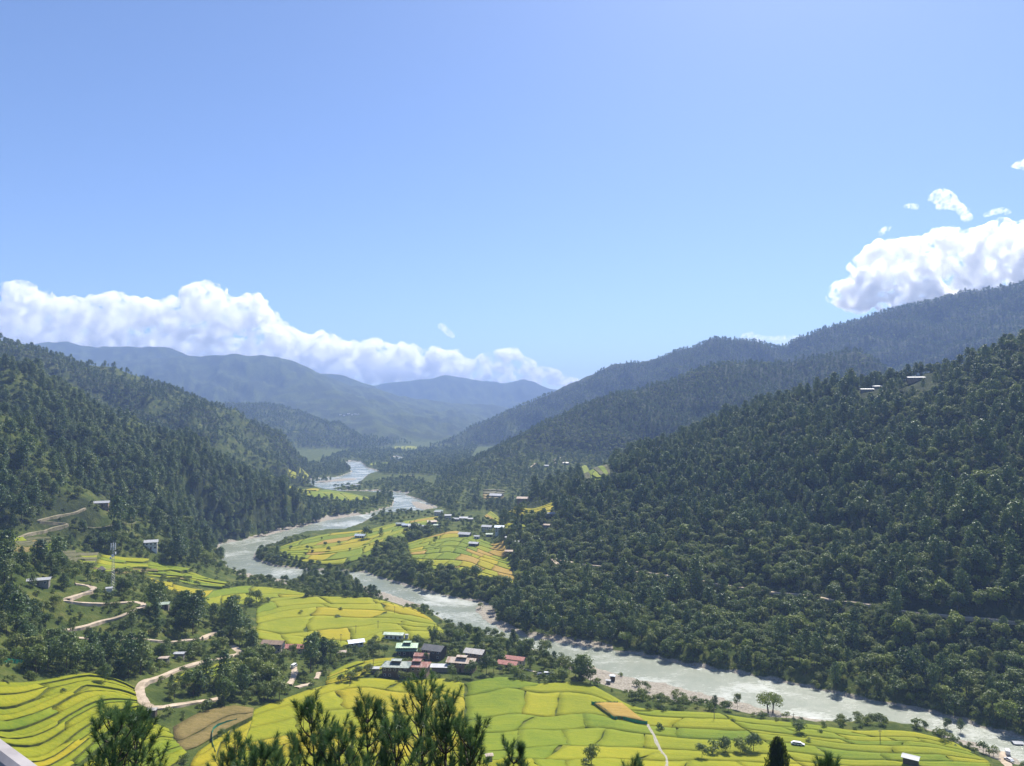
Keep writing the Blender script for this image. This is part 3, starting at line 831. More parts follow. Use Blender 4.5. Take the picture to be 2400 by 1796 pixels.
field('green paddies on the river peninsula', [(652, 1284), (700, 1268), (770, 1252), (860, 1242), (950, 1222), (1030, 1210)],
      [(652, 1302), (700, 1316), (770, 1326), (840, 1314), (900, 1284), (1000, 1238)], 8, [5, 7, 6], {'green': 3, 'lime': 2.6, 'orange': 0.5, 'gold': 0.6}, 34, gap=0.5, flat=0.25, crop_h=0.5, skew=0.12)
field('patchwork of green and tawny paddies below the far village', [(950, 1276), (1010, 1258), (1070, 1246), (1120, 1262), (1180, 1268)],
      [(968, 1322), (1030, 1342), (1090, 1347), (1150, 1362), (1212, 1374)], 9, [6, 8, 7], {'green': 2.2, 'lime': 2.0, 'orange': 1.6, 'gold': 1.4}, 35, gap=0.5, flat=0.25, crop_h=0.5, skew=0.15)
field('golden terraces at the foot of the forested right hill', [(1150, 1200), (1220, 1195), (1300, 1176)], [(1135, 1212), (1225, 1214), (1292, 1203)], 5, [4, 3], {'gold': 2, 'lime': 2, 'orange': 1}, 36, gap=1.6, flat=0.6)
field('bright field beside the white two storey houses', [(1182, 1236), (1235, 1234)], [(1184, 1248), (1228, 1250)], 2, 2, {'lime': 1}, 37, gap=0.9)
field('distant bright paddies behind the riverside wood', [(672, 1143), (720, 1147), (800, 1154), (868, 1167)], [(684, 1154), (740, 1170), (820, 1177), (866, 1174)], 4, [4, 3], {'lime': 3, 'green': 1.5, 'gold': 1}, 38, gap=1.6)
field('farthest pale field where the valley turns', [(922, 1047), (955, 1046), (984, 1048)], [(926, 1057), (950, 1059), (974, 1058)], 2, 3, {'lime': 1, 'green': 1}, 39, gap=3.0)
field('far left field by the river wood', [(670, 1108), (700, 1104), (716, 1106)], [(674, 1114), (700, 1116), (724, 1115)], 2, 2, {'lime': 1}, 40, gap=2.5)
field('far field beyond the wooded spit', [(868, 1086), (900, 1085), (924, 1084)], [(866, 1092), (895, 1093), (915, 1091)], 2, 2, {'lime': 1, 'green': 1}, 41, gap=2.5)
field('paddy enclosed by the lower road bend', [(400, 1594), (450, 1576), (500, 1562), (550, 1556)], [(385, 1604), (450, 1600), (510, 1588), (550, 1572)], 3, 2, {'lime': 1, 'green': 1.5}, 42, gap=0.8, flat=0.5)
field('terraced green slope among the houses up the right valley', [(1350, 1104), (1380, 1101), (1430, 1104)], [(1370, 1134), (1395, 1138), (1425, 1128)], 6, 2, {'green': 2, 'grey': 1.5}, 43, gap=2.0, flat=0.6)
field('dry brown terraces above the long pale roof', [(1130, 1148), (1160, 1146), (1185, 1150)], [(1132, 1172), (1150, 1175), (1180, 1170)], 5, 2, {'fallow': 1, 'grey': 1}, 44, gap=2.0, flat=0.6)
field('grassy terraces on the left hillside clearing', [(140, 1180), (190, 1172), (250, 1172), (320, 1182)], [(145, 1196), (200, 1192), (260, 1194), (325, 1200)], 5, 2, {'fallow': 1, 'grey': 1, 'green': 1.3}, 45, gap=1.6, flat=0.5)
field('scrubby terraces lower on the left hillside', [(190, 1215), (250, 1210), (320, 1212)], [(200, 1240), (260, 1240), (320, 1232)], 5, 2, {'grey': 2, 'fallow': 1, 'green': 1}, 46, gap=1.8, flat=0.5)
field('weedy terraces at the far left edge', [(20, 1262), (80, 1258), (120, 1266)], [(10, 1300), (80, 1296), (128, 1290)], 6, 2, {'grey': 2, 'fallow': 1, 'green': 1.5}, 47, gap=1.6, flat=0.5)

# tawny ripe parcel fenced by a green net
field('small tawny ripe paddy inside a green net fence', [(1392, 1655), (1420, 1654), (1458, 1655)], [(1440, 1689), (1458, 1688), (1514, 1699)], 1, 1, {'orange': 1}, 48, gap=0.2, crop_h=1.55, flat=0.2)
m_net = flat_mat('green plastic net', (0.02, 0.25, 0.16), 0.6, 0.2, 2.0)
m_post = flat_mat('grey wooden post', (0.20, 0.17, 0.13), 0.9, 0.3, 6.0)
def net_fence(px_pts, label, h=1.9):
    W = resample(smooth([g[:2] for g in grounds(px_pts)], 3), 22)
    z = terrain(W[:, 0], W[:, 1])
    root = tag(empty('net_fence', (W[0][0], W[0][1], z[0])), label, 'fence')
    V = []; F = []
    o = np.array([W[0][0], W[0][1], z[0]])
    for i in range(len(W)):
        sag = 0.12 * ((i * 7) % 3)
        nx, ny = 0.012, 0.012
        for (dx, zz) in ((0, z[i]), (0, z[i] + h - sag), (0.02, z[i] + h - sag), (0.02, z[i])):
            V.append(np.array([W[i][0] + dx, W[i][1] + dx, zz]) - o)
    for i in range(len(W) - 1):
        a, b = i * 4, i * 4 + 4
        F += [(a, b, b + 1, a + 1), (a + 1, b + 1, b + 2, a + 2), (a + 2, b + 2, b + 3, a + 3)]
    mesh_obj('net', V, F, m_net, root)
    for i in range(0, len(W), 3):
        p = np.array([W[i][0] + 0.06, W[i][1] - 0.06, z[i]]) - o
        MB().bar((p[0], p[1], p[2] - 0.3), (p[0], p[1], p[2] + h + 0.15), 0.06, 0.05, 5).build('post', m_post, root)
net_fence([(1386, 1653), (1397, 1657), (1420, 1672), (1439, 1689), (1455, 1687), (1493, 1698), (1517, 1700)], 'green net fence along the near side of the tawny paddy')
net_fence([(1386, 1653), (1415, 1654), (1448, 1653)], 'green net fence along the far side of the tawny paddy')
net_fence([(505, 1772), (497, 1745), (500, 1715), (525, 1702), (555, 1695)], 'green net fence beside the brown fallow field')
net_fence([(0, 1556), (30, 1555), (70, 1560)], 'dark green net fence at the left edge below the woods')
# ------------------------------------------------------------------ tree shapes
def leaf_mat(name, stops, gloss=0.45, trans=0.30, warm=0.5):
    m, nt, b = new_mat(name)
    oi = N(nt, 'ShaderNodeObjectInfo').outputs['Random']
    geo = N(nt, 'ShaderNodeNewGeometry')
    n1 = noise_tex(nt, 0.45, 3, 0.6, geo.outputs['Position'])
    rnd = geo.outputs['Random Per Island']
    f = mathn(nt, 'ADD', mathn(nt, 'MULTIPLY', oi, 0.62), mathn(nt, 'ADD', mathn(nt, 'MULTIPLY', n1, 0.22), mathn(nt, 'MULTIPLY', rnd, 0.20)))
    c = ramp(nt, f, stops)
    nt.links.new(c, b.inputs['Base Color'])
    b.inputs['Roughness'].default_value = gloss
    b.inputs['Specular IOR Level'].default_value = 0.28
    tr = N(nt, 'ShaderNodeBsdfTranslucent')
    nt.links.new(mixc(nt, warm, c, (0.20, 0.26, 0.02)), tr.inputs[0])
    ms = N(nt, 'ShaderNodeMixShader'); ms.inputs[0].default_value = trans
    nt.links.new(b.outputs[0], ms.inputs[1]); nt.links.new(tr.outputs[0], ms.inputs[2])
    nt.links.new(ms.outputs[0], nt.nodes['Material Output'].inputs['Surface'])
    return m
m_broad = leaf_mat('broad leaves', [(0.12, (0.022, 0.049, 0.011)), (0.32, (0.063, 0.116, 0.019)), (0.52, (0.112, 0.165, 0.027)), (0.70, (0.183, 0.203, 0.047)), (0.86, (0.207, 0.284, 0.026)), (0.98, (0.244, 0.191, 0.079))], 0.5)
m_pine = leaf_mat('pine needles', [(0.15, (0.024, 0.060, 0.019)), (0.40, (0.056, 0.111, 0.029)), (0.65, (0.098, 0.157, 0.040)), (0.95, (0.171, 0.203, 0.053))], 0.5, 0.24)
m_shrub = leaf_mat('shrub leaves', [(0.12, (0.045, 0.080, 0.012)), (0.45, (0.100, 0.150, 0.022)), (0.7, (0.155, 0.195, 0.030)), (0.95, (0.23, 0.24, 0.05))])
m_bark = flat_mat('grey brown bark', (0.085, 0.065, 0.05), 0.95, 0.4, 4.0)
m_bark2 = flat_mat('pale bark', (0.22, 0.19, 0.15), 0.9, 0.35, 4.0)

def quads(P, Nn, size, rs, aspect=1.0, up=None):
    """one small leaf face per point, facing roughly along Nn"""
    n = len(P)
    r = rs.normal(size=(n, 3))
    T = np.cross(Nn, r); T /= np.linalg.norm(T, axis=1)[:, None] + 1e-9
    B = np.cross(Nn, T); B /= np.linalg.norm(B, axis=1)[:, None] + 1e-9
    s = (size * (0.6 + 0.8 * rs.random(n)))[:, None]
    T = T * s * aspect; B = B * s
    bend = Nn / (np.linalg.norm(Nn, axis=1)[:, None] + 1e-9) * s * 0.25
    V = np.stack([P - T * 0.5 - B * 0.2, P - B * 0.5 + bend, P + T * 0.5 - B * 0.15, P + B * 0.55 - bend * .3], 1)
    return V.reshape(-1, 3), np.arange(n * 4).reshape(n, 4)

def trunk_mesh(h, r, rs, limbs=4, lean=0.05, spread=0.35):
    mb = MB()
    p = Vector((0, 0, -1.2)); seg = 4
    dirv = Vector(((rs.random() - .5) * lean * 2, (rs.random() - .5) * lean * 2, 1))
    pts = [p]
    for i in range(seg):
        dirv += Vector(((rs.random() - .5) * lean, (rs.random() - .5) * lean, 0))
        pts.append(pts[-1] + dirv.normalized() * (h + 1.2) / seg)
    for i in range(seg):
        mb.bar(pts[i], pts[i + 1], r * (1 - i / seg * 0.75), r * (1 - (i + 1) / seg * 0.75), 6)
    for k in range(limbs):
        t = 0.45 + 0.5 * rs.random()
        i = min(int(t * seg), seg - 1)
        q = pts[i].lerp(pts[i + 1], t * seg - i)
        a = rs.random() * 6.283
        L = h * spread * (1.15 - t)
        mb.bar(q, q + Vector((math.cos(a) * L, math.sin(a) * L, L * 0.55)), r * 0.4, r * 0.12, 4)
    return mb.v, mb.f

def broad_proto(seed, h=12.0, w=9.0, n=620, leaf=0.75, base=0.22, lobes=9, gaps=0.1):
    rs = np.random.default_rng(seed)
    L = []
    for k in range(lobes):
        a = k * 2.4 + rs.random()
        rad = w * 0.5 * (0.25 + 0.5 * math.sqrt(rs.random()))
        zc = h * (base + (1 - base) * (0.25 + 0.55 * rs.random()))
        if k == 0:
            rad = 0; zc = h * 0.78
        sz = w * (0.20 + 0.12 * rs.random())
        L.append((math.cos(a) * rad, math.sin(a) * rad, zc, sz))
    P = []; Nn = []
    per = n // lobes
    for (x, y, z, s) in L:
        d = rs.normal(size=(per, 3)); d /= np.linalg.norm(d, axis=1)[:, None]
        d[:, 2] = np.where(d[:, 2] < -0.5, -d[:, 2], d[:, 2])
        rr_ = s * (0.72 + 0.34 * rs.random(per) ** 0.6)
        lump = 1 + 0.22 * np.sin(d[:, 0] * 5 + x) * np.sin(d[:, 1] * 5 + y) + 0.12 * np.sin(d[:, 2] * 8)
        q = d * (rr_ * lump)[:, None]; q[:, 2] *= 0.82
        P.append(q + np.array([x, y, z])); Nn.append(d * 1.0 + rs.normal(size=(per, 3)) * 0.34 + np.array([0, 0, 0.2]))
    P = np.vstack(P); Nn = np.vstack(Nn)
    V, F = quads(P, Nn, np.full(len(P), leaf), rs)
    tv, tf = trunk_mesh(h * 0.7, 0.03 * h * 0.55 + 0.08, rs, 5)
    return (V, F), (tv, tf)

def pine_proto(seed, h=16.0, w=5.6, n=560, leaf=0.75, base=0.30):
    rs = np.random.default_rng(seed)
    P = []; Nn = []; A = []
    nb = 34
    per = n // nb
    for k in range(nb):
        t = base + (1 - base) * (k / nb) ** 0.9
        prof = math.sin(min(1.0, (1 - t) / (1 - base) * 1.15 + 0.10) * math.pi * 0.62) * (0.8 + 0.45 * rs.random())
        L = w * 0.5 * prof + 0.3
        a = k * 2.399 + rs.random() * 0.5
        u = np.array([math.cos(a), math.sin(a), 0])
        r_ = L * (0.35 + 0.65 * rs.random(per) ** 0.7)
        z_ = h * t + 0.30 * r_ + rs.normal(size=per) * 0.45
        q = u[None] * r_[:, None] + rs.normal(size=(per, 3)) * (0.16 * L + 0.18)
        q[:, 2] = z_
        P.append(q); Nn.append(u[None] * 0.75 + rs.normal(size=(per, 3)) * 0.42 + np.array([0, 0, 0.6]))
    P.append(np.stack([rs.normal(size=14) * 0.16, rs.normal(size=14) * 0.16, h * (0.95 + 0.07 * rs.random(14))], 1)); Nn.append(rs.normal(size=(14, 3)))
    P = np.vstack(P); Nn = np.vstack(Nn)
    V, F = quads(P, Nn, np.full(len(P), leaf), rs, 1.15)
    tv, tf = trunk_mesh(h * 0.96, 0.24, rs, 6, 0.02, 0.14)
    return (V, F), (tv, tf)

def two_meshes(name, crown, trunk, mc, mt):
    mec = np_mesh(name + '_crown', crown[0], crown[1]); mec.materials.append(mc)
    met = bpy.data.meshes.new(name + '_trunk'); met.from_pydata([tuple(v) for v in trunk[0]], [], trunk[1]); met.materials.append(mt)
    return mec, met

def joined(name, crown, trunk, mc, mt):
    V = np.vstack([crown[0], np.array([tuple(v) for v in trunk[0]])]); nC = len(crown[0])
    me = bpy.data.meshes.new(name)
    faces = [tuple(f) for f in crown[1].tolist()] + [tuple(i + nC for i in f) for f in trunk[1]]
    me.from_pydata(V.tolist(), [], faces)
    me.materials.append(mc); me.materials.append(mt)
    mi = np.zeros(len(faces), np.int32); mi[len(crown[1]):] = 1
    me.polygons.foreach_set('material_index', mi)
    return me

BROAD = [broad_proto(100, 12, 10, 1250, 0.7), broad_proto(101, 14, 9, 1250, 0.7, lobes=10), broad_proto(102, 10, 9.5, 1100, 0.7, lobes=8), broad_proto(103, 13, 11, 1400, 0.72, lobes=11), broad_proto(104, 9, 8, 850, 0.65, lobes=7)]
PINE = [pine_proto(200, 16, 6.2, 900, 0.7), pine_proto(201, 18, 6.8, 1000, 0.7), pine_proto(202, 13, 5.6, 760, 0.66, 0.22), pine_proto(203, 17, 7.6, 950, 0.75, 0.42), pine_proto(204, 11, 5.0, 640, 0.62, 0.12)]
SHRUB = [broad_proto(300, 3.0, 4.0, 260, 0.42, 0.05, 5), broad_proto(301, 2.4, 3.2, 220, 0.40, 0.05, 4), broad_proto(302, 4.2, 4.4, 300, 0.45, 0.08, 6)]
BROAD_FAR = [broad_proto(110 + i, 12, 10, 150, 1.7, lobes=7) for i in range(3)]
PINE_FAR = [pine_proto(210 + i, 15, 6.0, 136, 1.5) for i in range(3)]

# ------------------------------------------------------------------ where trees grow
def gpoly(pts):
    return [g[:2] for g in grounds(pts)]
WOODS = [  # (outline in the photograph, share of cells planted, share of pines)
    ([(600, 1300), (645, 1292), (690, 1316), (760, 1330), (830, 1330), (880, 1338), (940, 1326), (1000, 1330), (1060, 1350), (1130, 1356), (1200, 1378), (1235, 1384), (1190, 1400), (1120, 1408), (1060, 1400), (985, 1379), (880, 1349), (760, 1335), (645, 1324), (600, 1310)], 1.0, 0.05),
    ([(832, 1322), (880, 1286), (950, 1262), (1005, 1244), (1022, 1250), (966, 1284), (962, 1322), (900, 1336), (860, 1330)], 0.75, 0.1),
    ([(1140, 1444), (1130, 1424), (1200, 1392), (1300, 1402), (1500, 1472), (1600, 1545), (1500, 1531), (1430, 1519), (1250, 1492), (1170, 1472)], 1.0, 0.45),
    ([(560, 1512), (620, 1534), (720, 1524), (790, 1532), (880, 1512), (960, 1505), (1000, 1512), (1060, 1486), (1100, 1500), (1180, 1512), (1240, 1528), (1290, 1556), (1350, 1584), (1395, 1606), (1300, 1598), (1200, 1588), (1130, 1586), (1020, 1590), (1000, 1560), (930, 1545), (880, 1545), (780, 1562), (744, 1590), (690, 1602), (668, 1648), (600, 1652), (530, 1654), (520, 1600), (560, 1560)], 0.62, 0.12),
    ([(0, 1392), (100, 1400), (150, 1420), (330, 1440), (400, 1440), (500, 1458), (560, 1466), (590, 1490), (560, 1512), (440, 1556), (340, 1586), (200, 1566), (0, 1548)], 0.85, 0.4),
    ([(690, 1374), (715, 1352), (760, 1348), (820, 1356), (860, 1376), (900, 1398), (930, 1412), (870, 1406), (790, 1398), (720, 1392)], 0.75, 0.3),
    ([(540, 1424), (600, 1416), (660, 1408), (730, 1394), (742, 1399), (660, 1414), (600, 1422), (552, 1430)], 0.7, 0.0),
    ([(1000, 1446), (1040, 1462), (1100, 1486), (1180, 1504), (1262, 1536), (1240, 1552), (1160, 1520), (1080, 1500), (1020, 1492), (984, 1450)], 0.8, 0.05),
    ([(560, 1226), (640, 1190), (690, 1160), (740, 1172), (820, 1180), (880, 1172), (900, 1156), (922, 1172), (919, 1186), (800, 1211), (650, 1243), (560, 1262)], 1.0, 0.45),
    ([(860, 1224), (950, 1218), (1030, 1200), (1090, 1214), (1180, 1224), (1250, 1210), (1290, 1215), (1240, 1240), (1180, 1234), (1110, 1246), (1060, 1244), (1000, 1252), (920, 1262), (900, 1240)], 0.32, 0.1),
    ([(640, 1112), (668, 1104), (716, 1100), (780, 1089), (808, 1092), (824, 1106), (796, 1114), (735, 1118), (680, 1127), (640, 1132)], 0.9, 0.5),
    ([(1180, 1260), (1240, 1240), (1310, 1200), (1360, 1400), (1240, 1424), (1190, 1402), (1226, 1372), (1196, 1310)], 0.8, 0.3),
    ([(290, 1420), (360, 1415), (450, 1445), (520, 1460), (560, 1480), (500, 1500), (420, 1480), (330, 1450)], 0.7, 0.35),
    ([(0, 1300), (120, 1310), (180, 1330), (160, 1370), (60, 1400), (0, 1400)], 0.6, 0.5),
    ([(120, 1240), (300, 1250), (440, 1290), (520, 1340), (440, 1330), (330, 1300), (240, 1290), (130, 1280)], 0.85, 0.25),
    ([(540, 1340), (600, 1352), (660, 1372), (620, 1372), (550, 1362)], 0.3, 0.0),
    ([(830, 1190), (930, 1200), (1000, 1202), (960, 1212), (880, 1216)], 0.3, 0.1),
    ([(880, 1130), (960, 1120), (1040, 1150), (1040, 1190), (1000, 1176), (950, 1156), (880, 1152), (800, 1152), (840, 1138)], 0.7, 0.15),
    ([(780, 1146), (850, 1138), (880, 1150), (800, 1152)], 0.6, 0.0),
    ([(840, 1080), (900, 1096), (960, 1086), (1000, 1070), (980, 1110), (900, 1112), (862, 1098)], 0.45, 0.1),
    ([(500, 1640), (540, 1600), (600, 1600), (680, 1620), (650, 1650), (560, 1662), (480, 1660)], 0.95, 0.1),
    ([(380, 1606), (520, 1600), (560, 1590), (540, 1636), (430, 1644), (390, 1640)], 0.8, 0.15),
    ([(200, 1562), (300, 1580), (330, 1596), (300, 1600), (240, 1590), (180, 1584)], 0.8, 0.1),
    ([(1285, 1304), (1535, 1345), (1760, 1382), (2029, 1418), (2400, 1464), (2560, 1500), (2560, 1780), (2400, 1728), (2314, 1707), (2232, 1679), (2110, 1651), (1988, 1630), (1866, 1602), (1744, 1577), (1622, 1557), (1500, 1530), (1440, 1500), (1350, 1440), (1240, 1420), (1200, 1390)], 0.94, 0.12),
    ([(690, 1092), (780, 1083), (860, 1052), (1000, 1052), (1120, 1040), (1080, 1100), (980, 1112), (900, 1112), (862, 1097), (840, 1084), (800, 1090)], 0.75, 0.3),
    ([(1020, 1120), (1080, 1120), (1160, 1140), (1250, 1100), (1340, 1085), (1440, 1062), (1420, 1150), (1320, 1165), (1230, 1192), (1150, 1196), (1060, 1204), (1020, 1182)], 0.72, 0.3),
    ([(0, 1400), (180, 1400), (330, 1430), (440, 1455), (560, 1470), (580, 1510), (430, 1560), (340, 1590), (0, 1560)], 0.85, 0.35),
    ([(1090, 1092), (1200, 1050), (1300, 1045), (1450, 1035), (1440, 1100), (1360, 1100), (1300, 1122), (1200, 1135), (1120, 1132)], 0.8, 0.3),
    ([(680, 1050), (830, 1045), (862, 1052), (780, 1083), (690, 1096)], 0.8, 0.5),
    ([(1640, 1736), (1700, 1730), (1770, 1738), (1786, 1758), (1720, 1764), (1650, 1772)], 0.0, 0.0),
]
WOODS_W = [(gpoly(p), d, s) for p, d, s in WOODS]
CLEAR = [gpoly(p) for p in (
    [(130, 1176), (250, 1168), (330, 1180), (330, 1200), (200, 1204), (130, 1206)],
    [(195, 1212), (260, 1208), (320, 1212), (320, 1236), (205, 1240)],
    [(1370, 1494), (1400, 1490), (1480, 1500), (1500, 1520), (1440, 1518)],
    [(1360, 1098), (1440, 1096), (1440, 1138), (1365, 1136)],
    [(1130, 1146), (1195, 1146), (1190, 1180), (1130, 1178)],
    [(1130, 1196), (1305, 1172), (1300, 1204), (1135, 1214)],
)]
HOUSE_SPOTS = []        # filled by the village below, before planting

def fbm01(x, y, seed):
    return 0.5 + 0.5 * fbm(x, y, seed, 3)

def tree_mask(x, y):
    """probability of a tree, share of pines"""
    z = terrain(x, y)
    a = np.interp(np.arctan2(x, y), _thr, np.arange(len(_thr))); b = np.interp(np.log(np.maximum(np.hypot(x, y), 5)), _lr, np.arange(len(_lr)))
    ia = np.clip(np.round(a).astype(int), 0, len(_thr) - 1); ib = np.clip(np.round(b).astype(int), 0, len(_lr) - 1)
    hill = GH[ib, ia]; sd = GSD[ib, ia]; gd = GGD[ib, ia]
    vis = VIS[ib, ia] | VIS[np.minimum(ib + 3, len(_lr) - 1), ia] | VIS[np.maximum(ib - 2, 0), ia]
    r = np.hypot(x, y)
    right = x > 0.02 * y
    p = np.where(hill > 3, 0.94, 0.0)
    # thinner pine slopes with open grass on the left hills
    open_ = fbm01(x / 70, y / 70, 71)
    p = np.where((hill > 3) & ~right, np.where(open_ > 0.53, 0.42, 0.88), p)
    p = np.where((hill > 3) & right, np.where(open_ > 0.72, 0.62, p), p)
    hfrac = np.clip(hill / 60, 0, 1)
    pn = fbm01(x / 120, y / 120, 72)
    pine = np.where(right, np.clip(hfrac * 1.0 - 0.15 + (pn - 0.5) * 1.5, 0.05, 0.92), np.clip(0.75 + (pn - 0.5) * 0.8, 0.3, 0.97))
    for poly, d, s in WOODS_W:
        m = in_poly(x, y, poly) & (hill < 12)
        p = np.where(m, np.maximum(p, d), p); pine = np.where(m, s, pine)
    for c in CLEAR:
        p = np.where(in_poly(x, y, c), 0.03, p)
    for f in FIELDS:
        xs = [q[0] for q in f]; ys = [q[1] for q in f]
        bb = (x > min(xs) - 4) & (x < max(xs) + 4) & (y > min(ys) - 4) & (y < max(ys) + 4)
        i = np.nonzero(bb)[0]
        if len(i):
            s_ = sd_poly(x[i], y[i], f)
            p[i] = np.where(s_ < 1.5, 0, p[i])
    for W, wd, openv in ROADS:
        d = dist_line(x, y, W)
        p = np.where(d < wd * 0.5 + 2.6, 0, p)
    for (hx, hy, hr) in HOUSE_SPOTS:
        p = np.where(np.hypot(x - hx, y - hy) < hr, 0, p)
        # keep the walls that face the viewpoint in sight
        L = math.hypot(hx, hy); ux, uy = -hx / L, -hy / L
        q = (x - hx) * ux + (y - hy) * uy; s_ = np.abs((x - hx) * uy - (y - hy) * ux)
        p = np.where((q > 0) & (q < hr * 3.6) & (s_ < hr * 0.95), p * 0.10, p)
    p = np.where((sd < 2.5) | ((gd < 1.0) & (hill < 3)), 0, p)
    return p * vis, pine, z, hill

def road_limit(x, y):
    """trees below an open road stay low, as they are cut back there"""
    lim = np.full(x.shape, 9.0)
    q = np.hypot(x, y)
    near_ = (q < 900) & (x < 0)
    i = np.nonzero(near_)[0]
    for W, wd, openv in ROADS:
        if not openv:
            continue
        for k in (5.0, 10.0, 15.0, 20.0, 26.0, 32.0):
            d = dist_line(x[i] + x[i] / q[i] * k, y[i] + y[i] / q[i] * k, W)
            lim[i] = np.where(d < wd * 0.5 + 2.5, np.minimum(lim[i], max(0.18, k * 0.30 / 13.0)), lim[i])
    for poly in LOW_WOODS:
        lim = np.where(in_poly(x, y, poly), np.minimum(lim, 0.55), lim)
    return lim
LOW_WOODS = [lvl(p, 3.0) for p in (
    [(560, 1335), (700, 1345), (860, 1350), (960, 1400), (900, 1425), (700, 1420), (560, 1390)],
    [(590, 1285), (660, 1285), (760, 1320), (900, 1330), (900, 1350), (700, 1340), (590, 1325)],
    [(860, 1195), (1100, 1195), (1250, 1225), (1250, 1275), (1100, 1265), (900, 1265)],
    [(560, 1500), (1000, 1480), (1250, 1500), (1400, 1600), (1000, 1600), (700, 1560)])]
# ------------------------------------------------------------------ houses
def sheet_mat(name, color, rust=None, rough=0.45, amount=0.5):
    """corrugated roofing sheets, weathered"""
    m, nt, b = new_mat(name)
    co = N(nt, 'ShaderNodeTexCoord').outputs['Object']
    w = N(nt, 'ShaderNodeTexWave'); w.bands_direction = 'X'; w.inputs['Scale'].default_value = 2.6; w.inputs['Distortion'].default_value = 0.15
    nt.links.new(co, w.inputs['Vector'])
    n1 = noise_tex(nt, 0.6, 6, 0.7, co, 0.4)
    mp = N(nt, 'ShaderNodeMapping'); nt.links.new(co, mp.inputs['Vector']); mp.inputs['Scale'].default_value = (0.9, 0.12, 0.3)
    n2 = noise_tex(nt, 0.9, 3, 0.6, mp.outputs[0])
    c = ramp(nt, n1, [(0.3, tuple(v * 0.75 for v in color)), (0.7, tuple(min(1, v * 1.15) for v in color))])
    if rust:
        f = ramp(nt, mathn(nt, 'ADD', mathn(nt, 'MULTIPLY', n1, 0.5), mathn(nt, 'MULTIPLY', n2, 0.5)), [(amount - 0.05, (0, 0, 0)), (amount + 0.05, (1, 1, 1))])
        c = mixc(nt, f, c, rust)
    nt.links.new(c, b.inputs['Base Color'])
    b.inputs['Roughness'].default_value = rough
    b.inputs['Metallic'].default_value = 0.15
    bump(nt, b, w.outputs['Fac'], 0.4, 0.05)
    return m
RM = {
    'sage': sheet_mat('sage green roofing', (0.24, 0.32, 0.22), (0.29, 0.35, 0.27)),
    'mint': sheet_mat('mint green roofing', (0.15, 0.27, 0.15), (0.20, 0.29, 0.19)),
    'slate': sheet_mat('grey green roofing', (0.11, 0.15, 0.13), (0.15, 0.18, 0.16)),
    'black': sheet_mat('dark roofing', (0.035, 0.04, 0.045), (0.06, 0.06, 0.06)),
    'rust': sheet_mat('rusty red roofing', (0.40, 0.26, 0.22), (0.26, 0.10, 0.07), 0.7, 0.48),
    'red': sheet_mat('red roofing', (0.33, 0.11, 0.08), (0.24, 0.08, 0.06), 0.6),
    'tan': sheet_mat('tan weathered roofing', (0.50, 0.42, 0.34), (0.33, 0.21, 0.13), 0.7, 0.53),
    'grey': sheet_mat('bare zinc roofing', (0.34, 0.33, 0.31), (0.25, 0.21, 0.17), 0.5, 0.55),
    'white': sheet_mat('bright zinc roofing', (0.36, 0.37, 0.38), (0.27, 0.27, 0.25), 0.55, 0.58),
    'brown': sheet_mat('brown plank roofing', (0.30, 0.21, 0.15), (0.22, 0.15, 0.10), 0.8),
    'blue': sheet_mat('blue grey roofing', (0.38, 0.45, 0.52), (0.5, 0.52, 0.54), 0.45, 0.55),
    'thatch': sheet_mat('grey thatch', (0.24, 0.22, 0.19), (0.18, 0.16, 0.13), 0.95),
}
WM = {
    'white': flat_mat('whitewashed wall', (0.72, 0.70, 0.66), 0.85, 0.10, 0.8, dirt=(0.55, 0.51, 0.45)),
    'mud': flat_mat('rammed earth wall', (0.30, 0.21, 0.14), 0.9, 0.2, 0.8, dirt=(0.22, 0.15, 0.10)),
    'dark': flat_mat('dark timber wall', (0.10, 0.075, 0.055), 0.9, 0.3, 1.2),
    'grey': flat_mat('grey plank wall', (0.24, 0.22, 0.19), 0.9, 0.25, 1.2),
    'cream': flat_mat('cream plastered wall', (0.58, 0.50, 0.38), 0.85, 0.12, 0.8),
}
m_frame = flat_mat('carved timber frame', (0.16, 0.09, 0.05), 0.8, 0.3, 4.0)
m_pane = flat_mat('dark window glass', (0.03, 0.035, 0.04), 0.25, 0.1, 2.0)
m_wframe = flat_mat('white window frame', (0.68, 0.66, 0.62), 0.8, 0.1, 4.0)
m_door = flat_mat('dark plank door', (0.09, 0.055, 0.035), 0.8, 0.3, 4.0)

def gable_roof(name, mat, parent, w, d, z, rise, over=0.7, th=0.14, x0=0.0, y0=0.0, hip=0.0):
    """two slopes on a ridge along x (hip pulls the ridge ends in); closed, with thickness"""
    hw, hd = w / 2 + over, d / 2 + over
    rw = hw - hip * hd
    e = [(-hw, -hd, z), (hw, -hd, z), (hw, hd, z), (-hw, hd, z)]
    r = [(-rw, 0, z + rise), (rw, 0, z + rise)]
    top = e + r
    V = [(x + x0, y + y0, zz + th) for x, y, zz in top] + [(x + x0, y + y0, zz) for x, y, zz in top]
    F = [(0, 1, 5, 4), (2, 3, 4, 5), (6, 10, 11, 7), (8, 11, 10, 9)]
    F += [(1, 2, 5), (3, 0, 4), (8, 7, 11), (6, 9, 10)]
    F += [(0, 6, 7, 1), (1, 7, 8, 2), (2, 8, 9, 3), (3, 9, 6, 0)]
    if hip <= 0:
        # open gables: drop the end triangles so the wall's own gable shows
        F = [f for f in F if f not in ((1, 2, 5), (3, 0, 4), (8, 7, 11), (6, 9, 10), (1, 7, 8, 2), (3, 9, 6, 0))]
        F += [(1, 5, 11, 7), (5, 2, 8, 11), (0, 6, 10, 4), (4, 10, 9, 3)]
    return mesh_obj(name, V, F, mat, parent)

